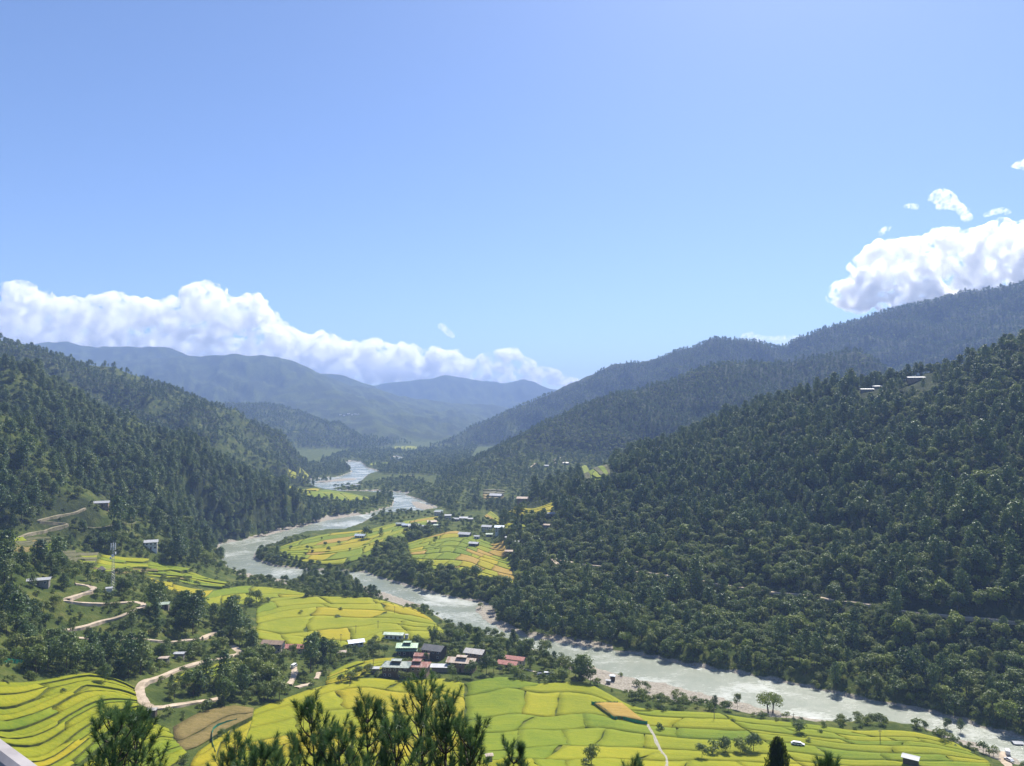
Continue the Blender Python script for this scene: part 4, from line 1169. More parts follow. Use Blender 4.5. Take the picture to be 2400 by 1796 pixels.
def window(parent, x, y, z, w, h, fm, face=-1):
    f = MB().box(x - w / 2, x + w / 2, y - 0.09 if face < 0 else y - 0.02, y + 0.02 if face < 0 else y + 0.09, z, z + h).build('window', fm, parent)
    t = 0.12
    yy = (y - 0.12, y - 0.092) if face < 0 else (y + 0.092, y + 0.12)
    MB().box(x - w / 2 + t, x + w / 2 - t, yy[0], yy[1], z + t, z + h - t).build('pane', m_pane, f)

def house(px, py, wpx, label, roof='grey', wall='white', storeys=1, dr=0.62, rz=0.0, rise=None, hip=0.0, attic=False, detail=True, cat='house', name='house', sh=2.7, over=None, group=None, skirt=False, sink=0.0, ymin=200.0):
    g = ground(px, py, ymin=ymin)
    if g is None:
        return None
    w = wpx * g[1] / FOC
    d = w * dr
    L = math.hypot(g[0], g[1])
    cx = g[0] + g[0] / L * d * 0.5; cyy = g[1] + g[1] / L * d * 0.5
    HOUSE_SPOTS.append((cx, cyy, max(w, d) * 0.62 + 2.0))
    root = empty(name, (cx, cyy, g[2] + 0.1 - sink), math.radians(rz) - math.atan2(g[0], g[1]) * 0.5)
    tag(root, label, cat, group)
    h = sh * storeys
    rise = rise if rise is not None else d * 0.20
    over = over if over is not None else min(0.9, 0.08 * w + 0.2)
    hw, hd = w / 2 - 0.0, d / 2
    # walls with gable ends, foundations reach into the slope
    V = [(-hw, -hd, -4), (hw, -hd, -4), (hw, hd, -4), (-hw, hd, -4), (-hw, -hd, h), (hw, -hd, h), (hw, hd, h), (-hw, hd, h), (-hw, 0, h + rise * 0.86), (hw, 0, h + rise * 0.86)]
    F = [(0, 1, 5, 4), (2, 3, 7, 6), (1, 2, 6, 9, 5), (3, 0, 4, 8, 7), (0, 3, 2, 1)]
    if hip > 0:
        V = V[:8]; F = [(0, 1, 5, 4), (2, 3, 7, 6), (1, 2, 6, 5), (3, 0, 4, 7), (4, 5, 6, 7), (0, 3, 2, 1)]
    wl = mesh_obj('wall', V, F, WM[wall], root)
    lift = over * rise / (d / 2 + over) if hip <= 0 else 0.0
    rf = gable_roof('roof', RM[roof], root, w, d, h - lift + 0.03, rise + lift, over, 0.14, hip=hip)
    if attic:
        aw, ad = w * 0.34, d * 0.36
        MB().box(-aw / 2, aw / 2, -ad / 2, ad / 2, h + rise * 0.45, h + rise + 0.75).build('roof_lantern', WM['dark'], rf)
        gable_roof('lantern_roof', RM[roof], rf, aw, ad, h + rise + 0.75, ad * 0.16, 0.5, 0.1, hip=0.0)
    if detail:
        nwin = max(2, int(w / 2.6))
        fm = m_frame if wall == 'white' else m_wframe
        for s in range(storeys):
            for k in range(nwin):
                x = -w / 2 + w * (k + 0.5) / nwin
                if s == 0 and k == nwin // 2:
                    MB().box(x - 0.55, x + 0.55, -hd - 0.07, -hd + 0.02, 0.0, 2.1).build('door', m_door, wl)
                    continue
                window(wl, x, -hd, s * sh + 0.9, min(1.25, w / nwin * 0.6), 1.25, fm)
        if storeys > 1:
            MB().box(-hw - 0.06, hw + 0.06, -hd - 0.06, hd + 0.06, sh - 0.12, sh + 0.12).build('cornice', m_frame, root)
    if skirt:
        # lean-to roof strip along the front
        MB().add([(-hw - over, -hd - 1.7, h * 0.62), (hw + over, -hd - 1.7, h * 0.62), (hw + over, -hd - 0.02, h * 0.80), (-hw - over, -hd - 0.02, h * 0.80),
                  (-hw - over, -hd - 1.7, h * 0.62 + .1), (hw + over, -hd - 1.7, h * 0.62 + .1), (hw + over, -hd - 0.02, h * 0.80 + .1), (-hw - over, -hd - 0.02, h * 0.80 + .1)],
                 [(0, 3, 2, 1), (4, 5, 6, 7), (0, 1, 5, 4), (1, 2, 6, 5), (2, 3, 7, 6), (3, 0, 4, 7)]).build('lean_to_roof', RM[roof], root)
        for x in (-hw, -hw / 3, hw / 3, hw):
            MB().box(x - 0.08, x + 0.08, -hd - 1.6, -hd - 1.44, -1, h * 0.63).build('post', m_post, root)
    return root

# the farmhouses by the near rice fields
house(924, 1500, 42, 'white single storey block with pale green roof at the field edge', 'sage', 'white', 1, 0.38, -12, sh=3.2, rise=0.7)
house(953, 1499, 7, 'tiny white privy beside the pale green roofed block', 'white', 'white', 1, 0.9, -12, detail=False, cat='shed', name='shed')
house(955, 1538, 44, 'farmhouse with bright green two tiered roof among village trees', 'mint', 'dark', 2, 0.62, -4, attic=True, skirt=True, sh=2.5)
house(1018, 1546, 46, 'large house with near black roof between the village trees', 'black', 'dark', 2, 0.75, -24, sh=2.6)
house(989, 1549, 30, 'low shed with patchy rust and white roof beside the black roof', 'rust', 'grey', 1, 0.6, -10, cat='shed', name='shed', skirt=True)
house(930, 1590, 60, 'big dark timber farmhouse with grey green hipped roof', 'slate', 'dark', 2, 0.62, -10, hip=0.45, attic=True, sh=2.8, rise=1.8)
house(978, 1588, 50, 'mud walled farmhouse with faded red roof joined to the dark farmhouse', 'rust', 'mud', 2, 0.66, -10, hip=0.35, attic=True, sh=2.7, rise=1.6)
house(879, 1580, 18, 'small open shed with bright zinc roof left of the dark farmhouse', 'white', 'grey', 1, 0.7, -6, detail=False, cat='shed', name='shed', rise=0.25)
house(1083, 1576, 62, 'long farmhouse with tan rusting roof in the village', 'tan', 'mud', 2, 0.5, -14, attic=True, sh=2.6)
house(1114, 1553, 42, 'house with bare zinc roof behind the tan roofed farmhouse', 'grey', 'mud', 2, 0.66, -22, sh=2.6)
house(1036, 1576, 46, 'low bright roofed shed behind the village hedge', 'white', 'grey', 1, 0.45, -6, detail=False, cat='shed', name='shed', rise=0.5)
house(1191, 1570, 42, 'nearer of the two red roofed sheds at the village end', 'red', 'cream', 1, 0.5, -20, sh=3.0, cat='shed', name='shed')
house(1208, 1559, 42, 'farther red roofed shed behind its twin at the village end', 'red', 'cream', 1, 0.45, -20, sh=3.2, cat='shed', name='shed')
house(641, 1530, 46, 'farmhouse with brown plank roof in the trees left of the village', 'brown', 'cream', 2, 0.5, -16, sh=2.4, skirt=True)
house(692, 1530, 40, 'house with orange red roof behind the leafy trees', 'red', 'cream', 1, 0.55, -10)
house(834, 1517, 32, 'house with blue grey roof half hidden behind the field trees', 'blue', 'white', 1, 0.6, 16)
house(801, 1541, 18, 'little shed with pale roof inside the village trees', 'tan', 'grey', 1, 0.7, 5, detail=False, cat='shed', name='shed')
house(1436, 1597, 10, 'tiny hut standing on the gravel bank', 'blue', 'dark', 1, 0.8, -15, detail=False, cat='hut', name='hut')
house(1426, 1604, 9, 'low white roofed pen beside the gravel bank hut', 'white', 'grey', 1, 0.8, -15, detail=False, cat='hut', name='hut', sh=1.8)
house(2135, 1797, 30, 'field hut with bright roof at the lower right edge', 'white', 'dark', 1, 0.7, -22, detail=False, cat='hut', name='hut', sh=3.0, rise=0.4)
house(1146, 1790, 14, 'small pale roofed field hut beside the foreground pines', 'tan', 'grey', 1, 0.8, 12, detail=False, cat='hut', name='hut', sh=2.2)
# left slope
house(90, 1374, 44, 'house with bright flat roof on the left shoulder', 'white', 'grey', 1, 0.6, 8, sh=3.0, rise=0.5)
house(236, 1189, 33, 'house with long pale roof on the left hillside clearing', 'white', 'mud', 1, 0.5, 6, sh=3.4)
house(354, 1289, 26, 'two storey house with white roof in the left wood', 'white', 'white', 2, 0.7, 10, sh=3.0)
house(256, 1391, 12, 'small white equipment hut at the foot of the mast', 'white', 'white', 1, 0.8, 5, detail=False, cat='hut', name='hut')
house(384, 1428, 22, 'house with pale greenish roof in the trees above the road', 'sage', 'grey', 1, 0.7, 0)
house(443, 1438, 14, 'grey roofed shed beside the pine trees', 'grey', 'grey', 1, 0.8, 10, detail=False, cat='shed', name='shed')
house(421, 1546, 20, 'white roofed shed above the lower road', 'white', 'grey', 1, 0.6, -10, detail=False, cat='shed', name='shed', rise=0.3)
house(385, 1557, 18, 'tan roofed shed above the lower road', 'tan', 'grey', 1, 0.7, -14, detail=False, cat='shed', name='shed', rise=0.3)
house(357, 1682, 17, 'small dark shed with zinc roof below the road bend', 'grey', 'dark', 1, 0.8, -6, detail=False, cat='shed', name='shed', rise=0.3)
house(238, 1343, 14, 'grey thatched hut on the golden terrace', 'thatch', 'grey', 1, 0.9, 20, detail=False, cat='hut', name='hut', hip=0.9, rise=2.0, sh=1.6)
# the far village on the peninsula
FARV = [(1030, 1203, 16, 'sage', 'white', 1, 'mint roofed house nearest the sand bar'), (1026, 1210, 14, 'white', 'white', 2, 'white two storey house below the mint roofed one'),
        (1050, 1219, 14, 'white', 'white', 2, 'narrow white house standing alone left of the white roofs'), (1069, 1222, 15, 'white', 'grey', 1, 'low white roof in the middle of the far village'),
        (1087, 1220, 18, 'white', 'white', 1, 'left one of the two joined white roofs in the far village'), (1101, 1222, 14, 'white', 'grey', 1, 'right one of the two joined white roofs in the far village'),
        (1142, 1247, 22, 'white', 'white', 2, 'left white two storey house above the patchwork paddies'), (1173, 1249, 24, 'blue', 'white', 2, 'right white two storey house with bluish roof above the paddies'),
        (1090, 1259, 26, 'white', 'grey', 1, 'long white roofed barn at the head of the patchwork paddies'), (1147, 1259, 14, 'sage', 'grey', 1, 'pale green shed below the two white houses'),
        (1118, 1264, 12, 'white', 'white', 1, 'small white shed among the upper paddies'), (1111, 1281, 20, 'white', 'dark', 1, 'dark walled shed with white roof inside the patchwork paddies'),
        (1193, 1300, 16, 'tan', 'mud', 1, 'brown hut at the wood edge right of the paddies'), (971, 1239, 26, 'white', 'white', 1, 'wide white roof in the tree clump of the far village'),
        (954, 1237, 20, 'blue', 'dark', 1, 'bluish roof left of the wide white one'), (988, 1240, 18, 'white', 'white', 1, 'white gabled house right of the wide white roof'),
        (938, 1234, 18, 'slate', 'dark', 1, 'dark roofed house at the left end of the far village'), (1012, 1229, 20, 'tan', 'grey', 1, 'tan roofed house behind the far village trees'),
        (1024, 1237, 14, 'sage', 'grey', 1, 'pale roofed shed in front of the tan roofed house'), (1211, 1277, 10, 'white', 'white', 1, 'little white roof in the wood right of the paddies'),
        (1250, 1266, 10, 'sage', 'grey', 1, 'lone pale roof high in the right wood'), (1282, 1238, 14, 'tan', 'grey', 1, 'tan roof at the edge of the right pine slope'),
        (1291, 1211, 18, 'white', 'grey', 1, 'white roof under the golden hillside terraces'), (1191, 1267, 12, 'white', 'grey', 1, 'small white roof right of the two storey houses'),
        (845, 1262, 22, 'blue', 'white', 1, 'white house alone among the peninsula paddies'),
        (1163, 1166, 28, 'white', 'grey', 1, 'long pale roofed house on the brown terraces'), (1225, 1180, 24, 'tan', 'mud', 2, 'tall brown farmhouse right of the brown terraces'),
        (1324, 1089, 14, 'grey', 'grey', 1, 'grey roofed house below the upper valley road'), (1352, 1118, 10, 'white', 'white', 1, 'white house left of the terraced green slope'),
        (1377, 1130, 10, 'white', 'white', 1, 'white roof at the foot of the terraced green slope'), (1310, 1121, 8, 'white', 'grey', 1, 'tiny pale roof in the upper valley trees'),
        (1281, 1095, 9, 'white', 'grey', 1, 'tiny white roof beside the upper valley road'),
        (836, 1141, 14, 'white', 'white', 1, 'white roof on the far river flat'), (815, 1143, 10, 'white', 'white', 1, 'small white roof left on the far river flat'),
        (958, 1103, 9, 'white', 'white', 1, 'white house at the foot of the far right ridge'), (963, 1119, 9, 'tan', 'grey', 1, 'tan roof at the foot of the far right ridge'),
        (975, 1136, 8, 'white', 'white', 1, 'tiny white house beside the far lane')]
for (px, py, w, rf, wl, st, lb) in FARV:
    house(px, py, w, lb, rf, wl, st, 0.65, random.uniform(-22, 14), detail=(w >= 12), group='houses of the far village and its outskirts', sh=2.9)
# the long roofs on top of the right hill
house(2156, 890, 54, 'long white roofed house near the top of the right hill', 'white', 'mud', 1, 0.24, 4, sh=3.0, rise=0.8, ymin=500, sink=0.6)
house(2032, 918, 27, 'lowest white roof on the right hill crest', 'white', 'grey', 1, 0.3, 4, detail=False, rise=0.6, ymin=500)
house(2055, 911, 20, 'second white roof from below on the right hill crest', 'white', 'grey', 1, 0.35, 4, detail=False, rise=0.6, ymin=500)
house(2095, 904, 22, 'white roof midway to the long house on the right hill crest', 'white', 'grey', 1, 0.35, 4, detail=False, rise=0.6, ymin=500)
# a hamlet far down the valley
for (px, py, w, lb) in [(798, 974, 5, 'leftmost white speck of the hazy hamlet'), (806, 976, 4, 'second white speck of the hazy hamlet'), (817, 972, 6, 'third white speck of the hazy hamlet'),
                        (825, 974, 4, 'fourth white speck of the hazy hamlet'), (833, 973, 5, 'fifth white speck of the hazy hamlet'), (840, 973, 4, 'rightmost white speck of the hazy hamlet')]:
    house(px, py, w, lb, 'white', 'white', 2, 0.6, 0, detail=False, group='white houses of the hazy hamlet', ymin=1500)

# ------------------------------------------------------------------ mast, poles, vehicles
m_steel = flat_mat('galvanised steel', (0.42, 0.42, 0.42), 0.5, 0.15, 3.0, 0.5)
m_panel = flat_mat('white antenna panel', (0.75, 0.75, 0.75), 0.5, 0.08, 3.0)
g = ground(263, 1386)
mast = tag(empty('telecom_mast', g), 'tall lattice telecom mast with white antennas on the left shoulder', 'mast')
MH = 27.0
def leg_at(k, z):
    r = 1.3 - 0.85 * z / MH
    a = k * 2.0944 + 0.5
    return Vector((math.cos(a) * r, math.sin(a) * r, z))
for k in range(3):
    MB().bar(leg_at(k, -1), leg_at(k, MH), 0.11, 0.08, 5).build('leg', m_steel, mast)
mb = MB()
zz = 0.0
while zz < MH - 1.5:
    for k in range(3):
        mb.bar(leg_at(k, zz), leg_at((k + 1) % 3, zz + 1.5), 0.05, 0.05, 4)
        mb.bar(leg_at(k, zz + 1.5), leg_at((k + 1) % 3, zz + 1.5), 0.05, 0.05, 4)
    zz += 1.5
mb.build('bracing', m_steel, mast)
for k in range(6):
    a = k * 1.0472; r = 1.25
    z0 = 23.3 if k % 2 else 25.0
    x, y = math.cos(a) * r, math.sin(a) * r
    an = MB().box(x - 0.22, x + 0.22, y - 0.14, y + 0.14, z0, z0 + 2.4).build('antenna', m_panel, mast)
    MB().bar((x * 0.3, y * 0.3, z0 + 1.2), (x * 0.95, y * 0.95, z0 + 1.2), 0.05, 0.05, 4).build('bracket', m_steel, an)
for (z0, a) in ((20.5, -1.2), (19.0, -2.2), (21.6, 0.3)):
    c_ = Vector((math.cos(a) * 1.1, math.sin(a) * 1.1, z0)); d_ = Vector((math.cos(a), math.sin(a), 0))
    MB().bar(c_, c_ + d_ * 0.35, 0.75, 0.8, 14).build('dish', m_panel, mast)
MB().bar((0, 0, MH - 0.5), (0, 0, MH + 2.4), 0.05, 0.03, 5).build('lightning_rod', m_steel, mast)

def pole(px, py, top, label):
    g = ground(px, py)
    h = max(5.5, (py - top) * g[1] / FOC)
    o = tag(empty('utility_pole', g), label, 'pole', 'utility poles in the rice fields')
    MB().bar((0, 0, -0.5), (0, 0, h), 0.17, 0.11, 7).build('post', m_post, o)
    ca_ = MB().box(-0.9, 0.9, -0.06, 0.06, h - 0.7, h - 0.55).build('crossarm', m_post, o)
    for x in (-0.75, 0.0, 0.75):
        MB().bar((x, 0, h - 0.55), (x, 0, h - 0.3), 0.06, 0.05, 6).build('insulator', m_panel, ca_)
pole(740, 1640, 1614, 'utility pole in the yellow field right of the dark grove')
pole(771, 1594, 1571, 'utility pole at the corner of the small bright field')
pole(875, 1568, 1546, 'utility pole above the zinc roofed shed')
pole(799, 1507, 1488, 'utility pole at the lower edge of the rounded golden field')
pole(886, 1474, 1457, 'utility pole inside the rounded field, right of centre')
pole(834, 1486, 1468, 'utility pole inside the rounded field, near its lower edge')
pole(925, 1439, 1427, 'utility pole in the upper right of the rounded field')
pole(1007, 1572, 1527, 'tall pale pole beside the red roofed farmhouse')
pole(1674, 1687, 1660, 'utility pole left of the big spreading riverside tree')
pole(2063, 1740, 1717, 'utility pole in the yellowish field at the right')
pole(1860, 1700, 1685, 'utility pole above the sparse field tree')
pole(820, 1610, 1600, 'short pole in the broad field below the bushes')

m_carw = flat_mat('white car paint', (0.78, 0.78, 0.78), 0.25, 0.03, 1.0)
m_carg = flat_mat('grey car paint', (0.20, 0.21, 0.23), 0.25, 0.05, 1.0)
m_tyre = flat_mat('black tyre', (0.02, 0.02, 0.02), 0.9, 0.2, 4.0)
m_lamp = flat_mat('lamp glass', (0.8, 0.75, 0.6), 0.2, 0.05, 4.0)
def car(px, py, rz, paint, label, van=False, ymin=200):
    g = ground(px, py, ymin=ymin)
    o = tag(empty('parked_car', (g[0], g[1], g[2] + 0.3), math.radians(rz)), label, 'car')
    if van:
        prof = [(-2.2, 0.45), (2.2, 0.45), (2.25, 1.0), (1.75, 1.15), (1.35, 1.95), (-2.15, 2.0), (-2.2, 0.9)]
        glass = [(1.62, 1.2), (1.3, 1.82), (-2.0, 1.86), (-2.0, 1.25)]
    else:
        prof = [(-2.05, 0.4), (2.05, 0.4), (2.1, 0.8), (1.15, 0.98), (0.45, 1.5), (-1.2, 1.52), (-1.85, 1.0), (-2.1, 0.95)]
        glass = [(1.0, 1.0), (0.42, 1.43), (-1.12, 1.45), (-1.65, 1.02)]
    def ext(pr, y0, y1):
        n = len(pr)
        V = [(x, y0, z) for x, z in pr] + [(x, y1, z) for x, z in pr]
        F = [tuple(range(n - 1, -1, -1)), tuple(range(n, 2 * n))] + [(i, (i + 1) % n, n + (i + 1) % n, n + i) for i in range(n)]
        F = [f[::-1] for f in F]
        return V, F
    bm = bmesh.new(); V, F = ext(prof, -0.85, 0.85)
    vs_ = [bm.verts.new(v) for v in V]
    for f in F:
        bm.faces.new([vs_[i] for i in f])
    bmesh.ops.recalc_face_normals(bm, faces=bm.faces[:])
    bmesh.ops.bevel(bm, geom=bm.edges[:], offset=0.08, segments=2, affect='EDGES', clamp_overlap=True)
    me = bpy.data.meshes.new('body'); bm.to_mesh(me); bm.free(); me.materials.append(paint)
    body = link('body', me, o)
    V, F = ext(glass, -0.875, 0.875)
    mesh_obj('side_window', V, F, m_pane, o)
    for x in (-1.35, 1.35):
        for y in (-0.8, 0.8):
            MB().bar((x, y - 0.11, 0.34), (x, y + 0.11, 0.34), 0.34, 0.34, 12).build('wheel', m_tyre, o)
    for y in (-0.6, 0.6):
        MB().box(2.06, 2.12, y - 0.15, y + 0.15, 0.62, 0.78).build('headlight', m_lamp, body)
car(1866, 1748, -18, m_carw, 'left white car on the narrow path between paddies')
car(1874, 1749, -18, m_carw, 'right white car on the narrow path between paddies')
car(1267, 1585, 10, m_carg, 'grey car parked beside the village trees')
car(1284, 1585, 0, m_carw, 'white van parked beside the village trees', True)
car(2362, 1769, 60, m_carw, 'white car on the curving road at the lower right', True)
car(2365, 1786, 100, m_carw, 'small white car lowest at the right edge')
car(689, 1566, 80, m_carw, 'white pickup on the rutted track in the village', True)
house(2385, 1758, 18, 'white roofed shed by the river at the right edge', 'white', 'grey', 1, 0.7, 10, detail=False, cat='shed', name='shed')
# ------------------------------------------------------------------ planting
def planted_tree(pr, k, x, y, z, s, rz, mc, mt, name, label, cat='tree', group=None, sx=1.0, sz=1.0):
    key = (id(pr), k, mc.name)
    if key not in _TM:
        _TM[key] = two_meshes(name, pr[k][0], pr[k][1], mc, mt)
    mec, met = _TM[key]
    o = empty(name, (x, y, z - 0.15), rz)
    o.scale = (s * sx, s * sx, s * sz)
    tag(o, label, cat, group)
    link('trunk', met, o); link('crown', mec, o)
    return o
_TM = {}

def cells(r0, r1, cell, seed, half=40.0):
    rs = np.random.default_rng(seed)
    hw = r1 * math.sin(math.radians(half))
    xs = np.arange(-hw, hw, cell); ys = np.arange(r0 * 0.7, r1, cell)
    X, Y = np.meshgrid(xs, ys)
    X = X + (rs.random(X.shape) - 0.5) * cell * 0.95; Y = Y + (rs.random(X.shape) - 0.5) * cell * 0.95
    X = X.ravel(); Y = Y.ravel()
    r = np.hypot(X, Y); th = np.abs(np.arctan2(X, Y))
    m = (r >= r0) & (r < r1) & (th < math.radians(half))
    return X[m], Y[m], rs

PT = {'broad': [], 'pine': []}
for (r0, r1, cell, seed) in ((235, 620, 5.6, 401), (620, 1150, 6.0, 402), (1150, 2000, 7.4, 403), (2000, 3500, 10.0, 404)):
    X, Y, rs = cells(r0, r1, cell, seed)
    p, pine, z, hill = tree_mask(X, Y)
    keep = rs.random(len(X)) < p
    X, Y, pine, z, hill = X[keep], Y[keep], pine[keep], z[keep], hill[keep]
    isp = rs.random(len(X)) < pine
    big = 1.0 if r0 < 1150 else (1.1 if r0 < 2000 else 1.3)
    sc = (0.42 + 0.52 * rs.random(len(X)) ** 1.6) * big * np.where(isp, 1.0, 0.86)
    if r0 < 1150:
        sc = (0.50 + 0.62 * rs.random(len(X)) ** 1.2) * np.where(isp, 1.02, 0.82) * np.where(rs.random(len(X)) < 0.07, 1.35, 1.0)
    sc *= np.where(rs.random(len(X)) < 0.25, 0.6, 1.0)
    sc = np.minimum(sc, road_limit(X, Y))
    for kind in (True, False):
        m = isp == kind
        PT['pine' if kind else 'broad'].append(np.stack([X[m], Y[m], z[m], sc[m], rs.random(m.sum()) * 6.283, np.hypot(X[m], Y[m])], 1))
PT = {k: np.vstack(v) for k, v in PT.items()}
def area_of(kind, x, y, z):
    """words that say where in the valley a tree of the woods stands, and its group"""
    px = 1200 + FOC * x / y
    w = 'dark pine' if kind == 'pine' else 'rounded leafy tree'
    if x > 0.02 * y + 10:
        if px < 1330:
            t = 'on the stony point'
        elif px < 1600:
            t = 'across the river from the gravel bar'
        elif px < 1900:
            t = 'across the river from the spreading tree'
        elif px < 2150:
            t = 'far right of the spreading tree'
        else:
            t = 'at the right end of the river'
        t += ', close to the water' if z < 14 else (', just above the bank' if z < 34 else ', higher on the slope')
        return w + ' ' + t, 'trees of the far river bank wood'
    if y > 520:
        t = 'on the left slope above the river bend' if px < 640 else 'in the woods inside the river bend'
        t += ', low down' if z < 40 else ', higher up'
        return w + ' ' + t, 'trees of the left slopes'
    if px < 130:
        t = 'left of the zigzag road'
    elif px < 340:
        t = 'between the zigzag bends'
    elif px < 560:
        t = 'in the grove right of the road bends'
    elif px < 800:
        t = 'in the grove left of the farmhouses'
    else:
        t = 'among the village farmhouses'
    t += ', near the paddies' if z < 30 else ', on the bluff'
    return w + ' ' + t, 'trees around the village and zigzag road'
REST = {}
for kind, pr, mc in (('broad', BROAD, m_broad), ('pine', PINE, m_pine)):
    P = PT[kind]
    P = P[np.argsort(P[:, 5] / P[:, 3])]
    rs = np.random.default_rng(55)
    for i in range(min(290, len(P))):
        x, y, z, s, rz, r = P[i]
        lb, gr_ = area_of(kind, x, y, z)
        planted_tree(pr, int(rs.integers(len(pr))), x, y, z, s, rz, mc, m_bark, 'pine_tree' if kind == 'pine' else 'leafy_tree', lb, 'tree', gr_)
    REST[kind] = P[290:]

# ---- the rest of the woods, one mass for each slope, planted with the same trees
PROTO_OBJ = {}
def proto_objs(key, protos, mc):
    if key not in PROTO_OBJ:
        PROTO_OBJ[key] = [bpy.data.objects.new(key + '_source', joined(key, c, t, mc, m_bark)) for c, t in protos]
    return PROTO_OBJ[key]

def scatter_group():
    pass

def forest(name, label, sets):
    """sets: list of (points array, prototype objects); one object that carries every tree of the mass"""
    allp = np.vstack([s[0] for s in sets])
    pick = []; base = 0; objs = []
    rs = np.random.default_rng(len(allp))
    for P, ob in sets:
        pick.append(base + rs.integers(len(ob), size=len(P))); objs += ob; base += len(ob)
    pick = np.concatenate(pick)
    me = bpy.data.meshes.new(name)
    me.vertices.add(len(allp)); me.vertices.foreach_set('co', allp[:, :3].astype(np.float32).ravel())
    for nm, ty, data in (('scl', 'FLOAT', allp[:, 3]), ('rot', 'FLOAT', allp[:, 4]), ('pick', 'INT', pick)):
        a = me.attributes.new(nm, ty, 'POINT')
        a.data.foreach_set('value', data.astype(np.int32 if ty == 'INT' else np.float32))
    me.update()
    o = link(name, me)
    ng = bpy.data.node_groups.new(name, 'GeometryNodeTree')
    ng.interface.new_socket('Geometry', in_out='INPUT', socket_type='NodeSocketGeometry')
    ng.interface.new_socket('Geometry', in_out='OUTPUT', socket_type='NodeSocketGeometry')
    gi = ng.nodes.new('NodeGroupInput'); go = ng.nodes.new('NodeGroupOutput')
    jn = ng.nodes.new('GeometryNodeJoinGeometry')
    def attr(nm, ty):
        n = ng.nodes.new('GeometryNodeInputNamedAttribute'); n.data_type = ty; n.inputs[0].default_value = nm
        return n.outputs['Attribute']
    s_, r_, p_ = attr('scl', 'FLOAT'), attr('rot', 'FLOAT'), attr('pick', 'INT')
    cb = ng.nodes.new('ShaderNodeCombineXYZ'); ng.links.new(r_, cb.inputs[2])
    cs = ng.nodes.new('ShaderNodeCombineXYZ')
    for i in range(3):
        ng.links.new(s_, cs.inputs[i])
    for k, ob in enumerate(objs):
        oi = ng.nodes.new('GeometryNodeObjectInfo'); oi.inputs[0].default_value = ob
        cmp_ = ng.nodes.new('FunctionNodeCompare'); cmp_.data_type = 'INT'; cmp_.operation = 'EQUAL'
        ng.links.new(p_, cmp_.inputs[2]); cmp_.inputs[3].default_value = k
        ip = ng.nodes.new('GeometryNodeInstanceOnPoints')
        ng.links.new(gi.outputs[0], ip.inputs['Points']); ng.links.new(cmp_.outputs[0], ip.inputs['Selection'])
        ng.links.new(oi.outputs['Geometry'], ip.inputs['Instance'])
        ng.links.new(cb.outputs[0], ip.inputs['Rotation']); ng.links.new(cs.outputs[0], ip.inputs['Scale'])
        ng.links.new(ip.outputs[0], jn.inputs[0])
    ng.links.new(jn.outputs[0], go.inputs[0])
    md = o.modifiers.new('planting', 'NODES'); md.node_group = ng
    tag(o, label, kind='stuff')
    return o

def split(P, f):
    m = f(P)
    return P[m], P[~m]
zones = {}
for kind in ('broad', 'pine'):
    P = REST[kind]
    right = P[:, 0] > 0.02 * P[:, 1] + 10
    near = P[:, 5] < 1150
    for nm, m in (('right near', right & near), ('right far', right & ~near), ('left near', ~right & near), ('left far', ~right & ~near)):
        zones.setdefault(nm, []).append((P[m], proto_objs(kind, BROAD if kind == 'broad' else PINE, m_broad if kind == 'broad' else m_pine) if near[m].any() else
                                         proto_objs(kind + '_far', BROAD_FAR if kind == 'broad' else PINE_FAR, m_broad if kind == 'broad' else m_pine)))
forest('forest', 'dense mixed forest covering the near hill on the right', zones['right near'])
forest('forest', 'hazy forest on the higher ridges behind the right hill', zones['right far'])
forest('forest', 'pine woods on the near slopes and banks at the left', zones['left near'])
forest('forest', 'hazy pine woods on the far ridges at the left', zones['left far'])

# undergrowth: shrubs along banks, bunds and clearings
X, Y, rs = cells(230, 900, 4.6, 431)
_a = np.interp(np.arctan2(X, Y), _thr, np.arange(len(_thr))); _b = np.interp(np.log(np.hypot(X, Y)), _lr, np.arange(len(_lr)))
ia = np.clip(np.round(_a).astype(int), 0, len(_thr) - 1); ib = np.clip(np.round(_b).astype(int), 0, len(_lr) - 1)
p = np.where(GH[ib, ia] < 3, 0.16 + 0.74 * (fbm01(X / 24, Y / 24, 81) > 0.50), 0.35)
p = np.where(GSD[ib, ia] < 1.5, 0, p); p = np.where(GGD[ib, ia] < 0, p * 0.10, p)
for f in FIELDS:
    p = np.where((p > 0) & in_poly(X, Y, f), 0.0, p)
for W, wd, _o in ROADS:
    p = np.where(dist_line(X, Y, W) < wd * 0.5 + 1.2, 0, p)
for (hx, hy, hr) in HOUSE_SPOTS:
    p = np.where(np.hypot(X - hx, Y - hy) < hr * 0.85, 0, p)
p = p * VIS[ib, ia]
k = rs.random(len(X)) < p
SH = np.stack([X[k], Y[k], terrain(X[k], Y[k]), 0.5 + 0.7 * rs.random(k.sum()), rs.random(k.sum()) * 6.28], 1)
sh_near = np.argsort(np.hypot(SH[:, 0], SH[:, 1]))
forest('undergrowth', 'low green scrub along banks, bunds and clearings', [(SH, proto_objs('shrub', SHRUB, m_shrub))])

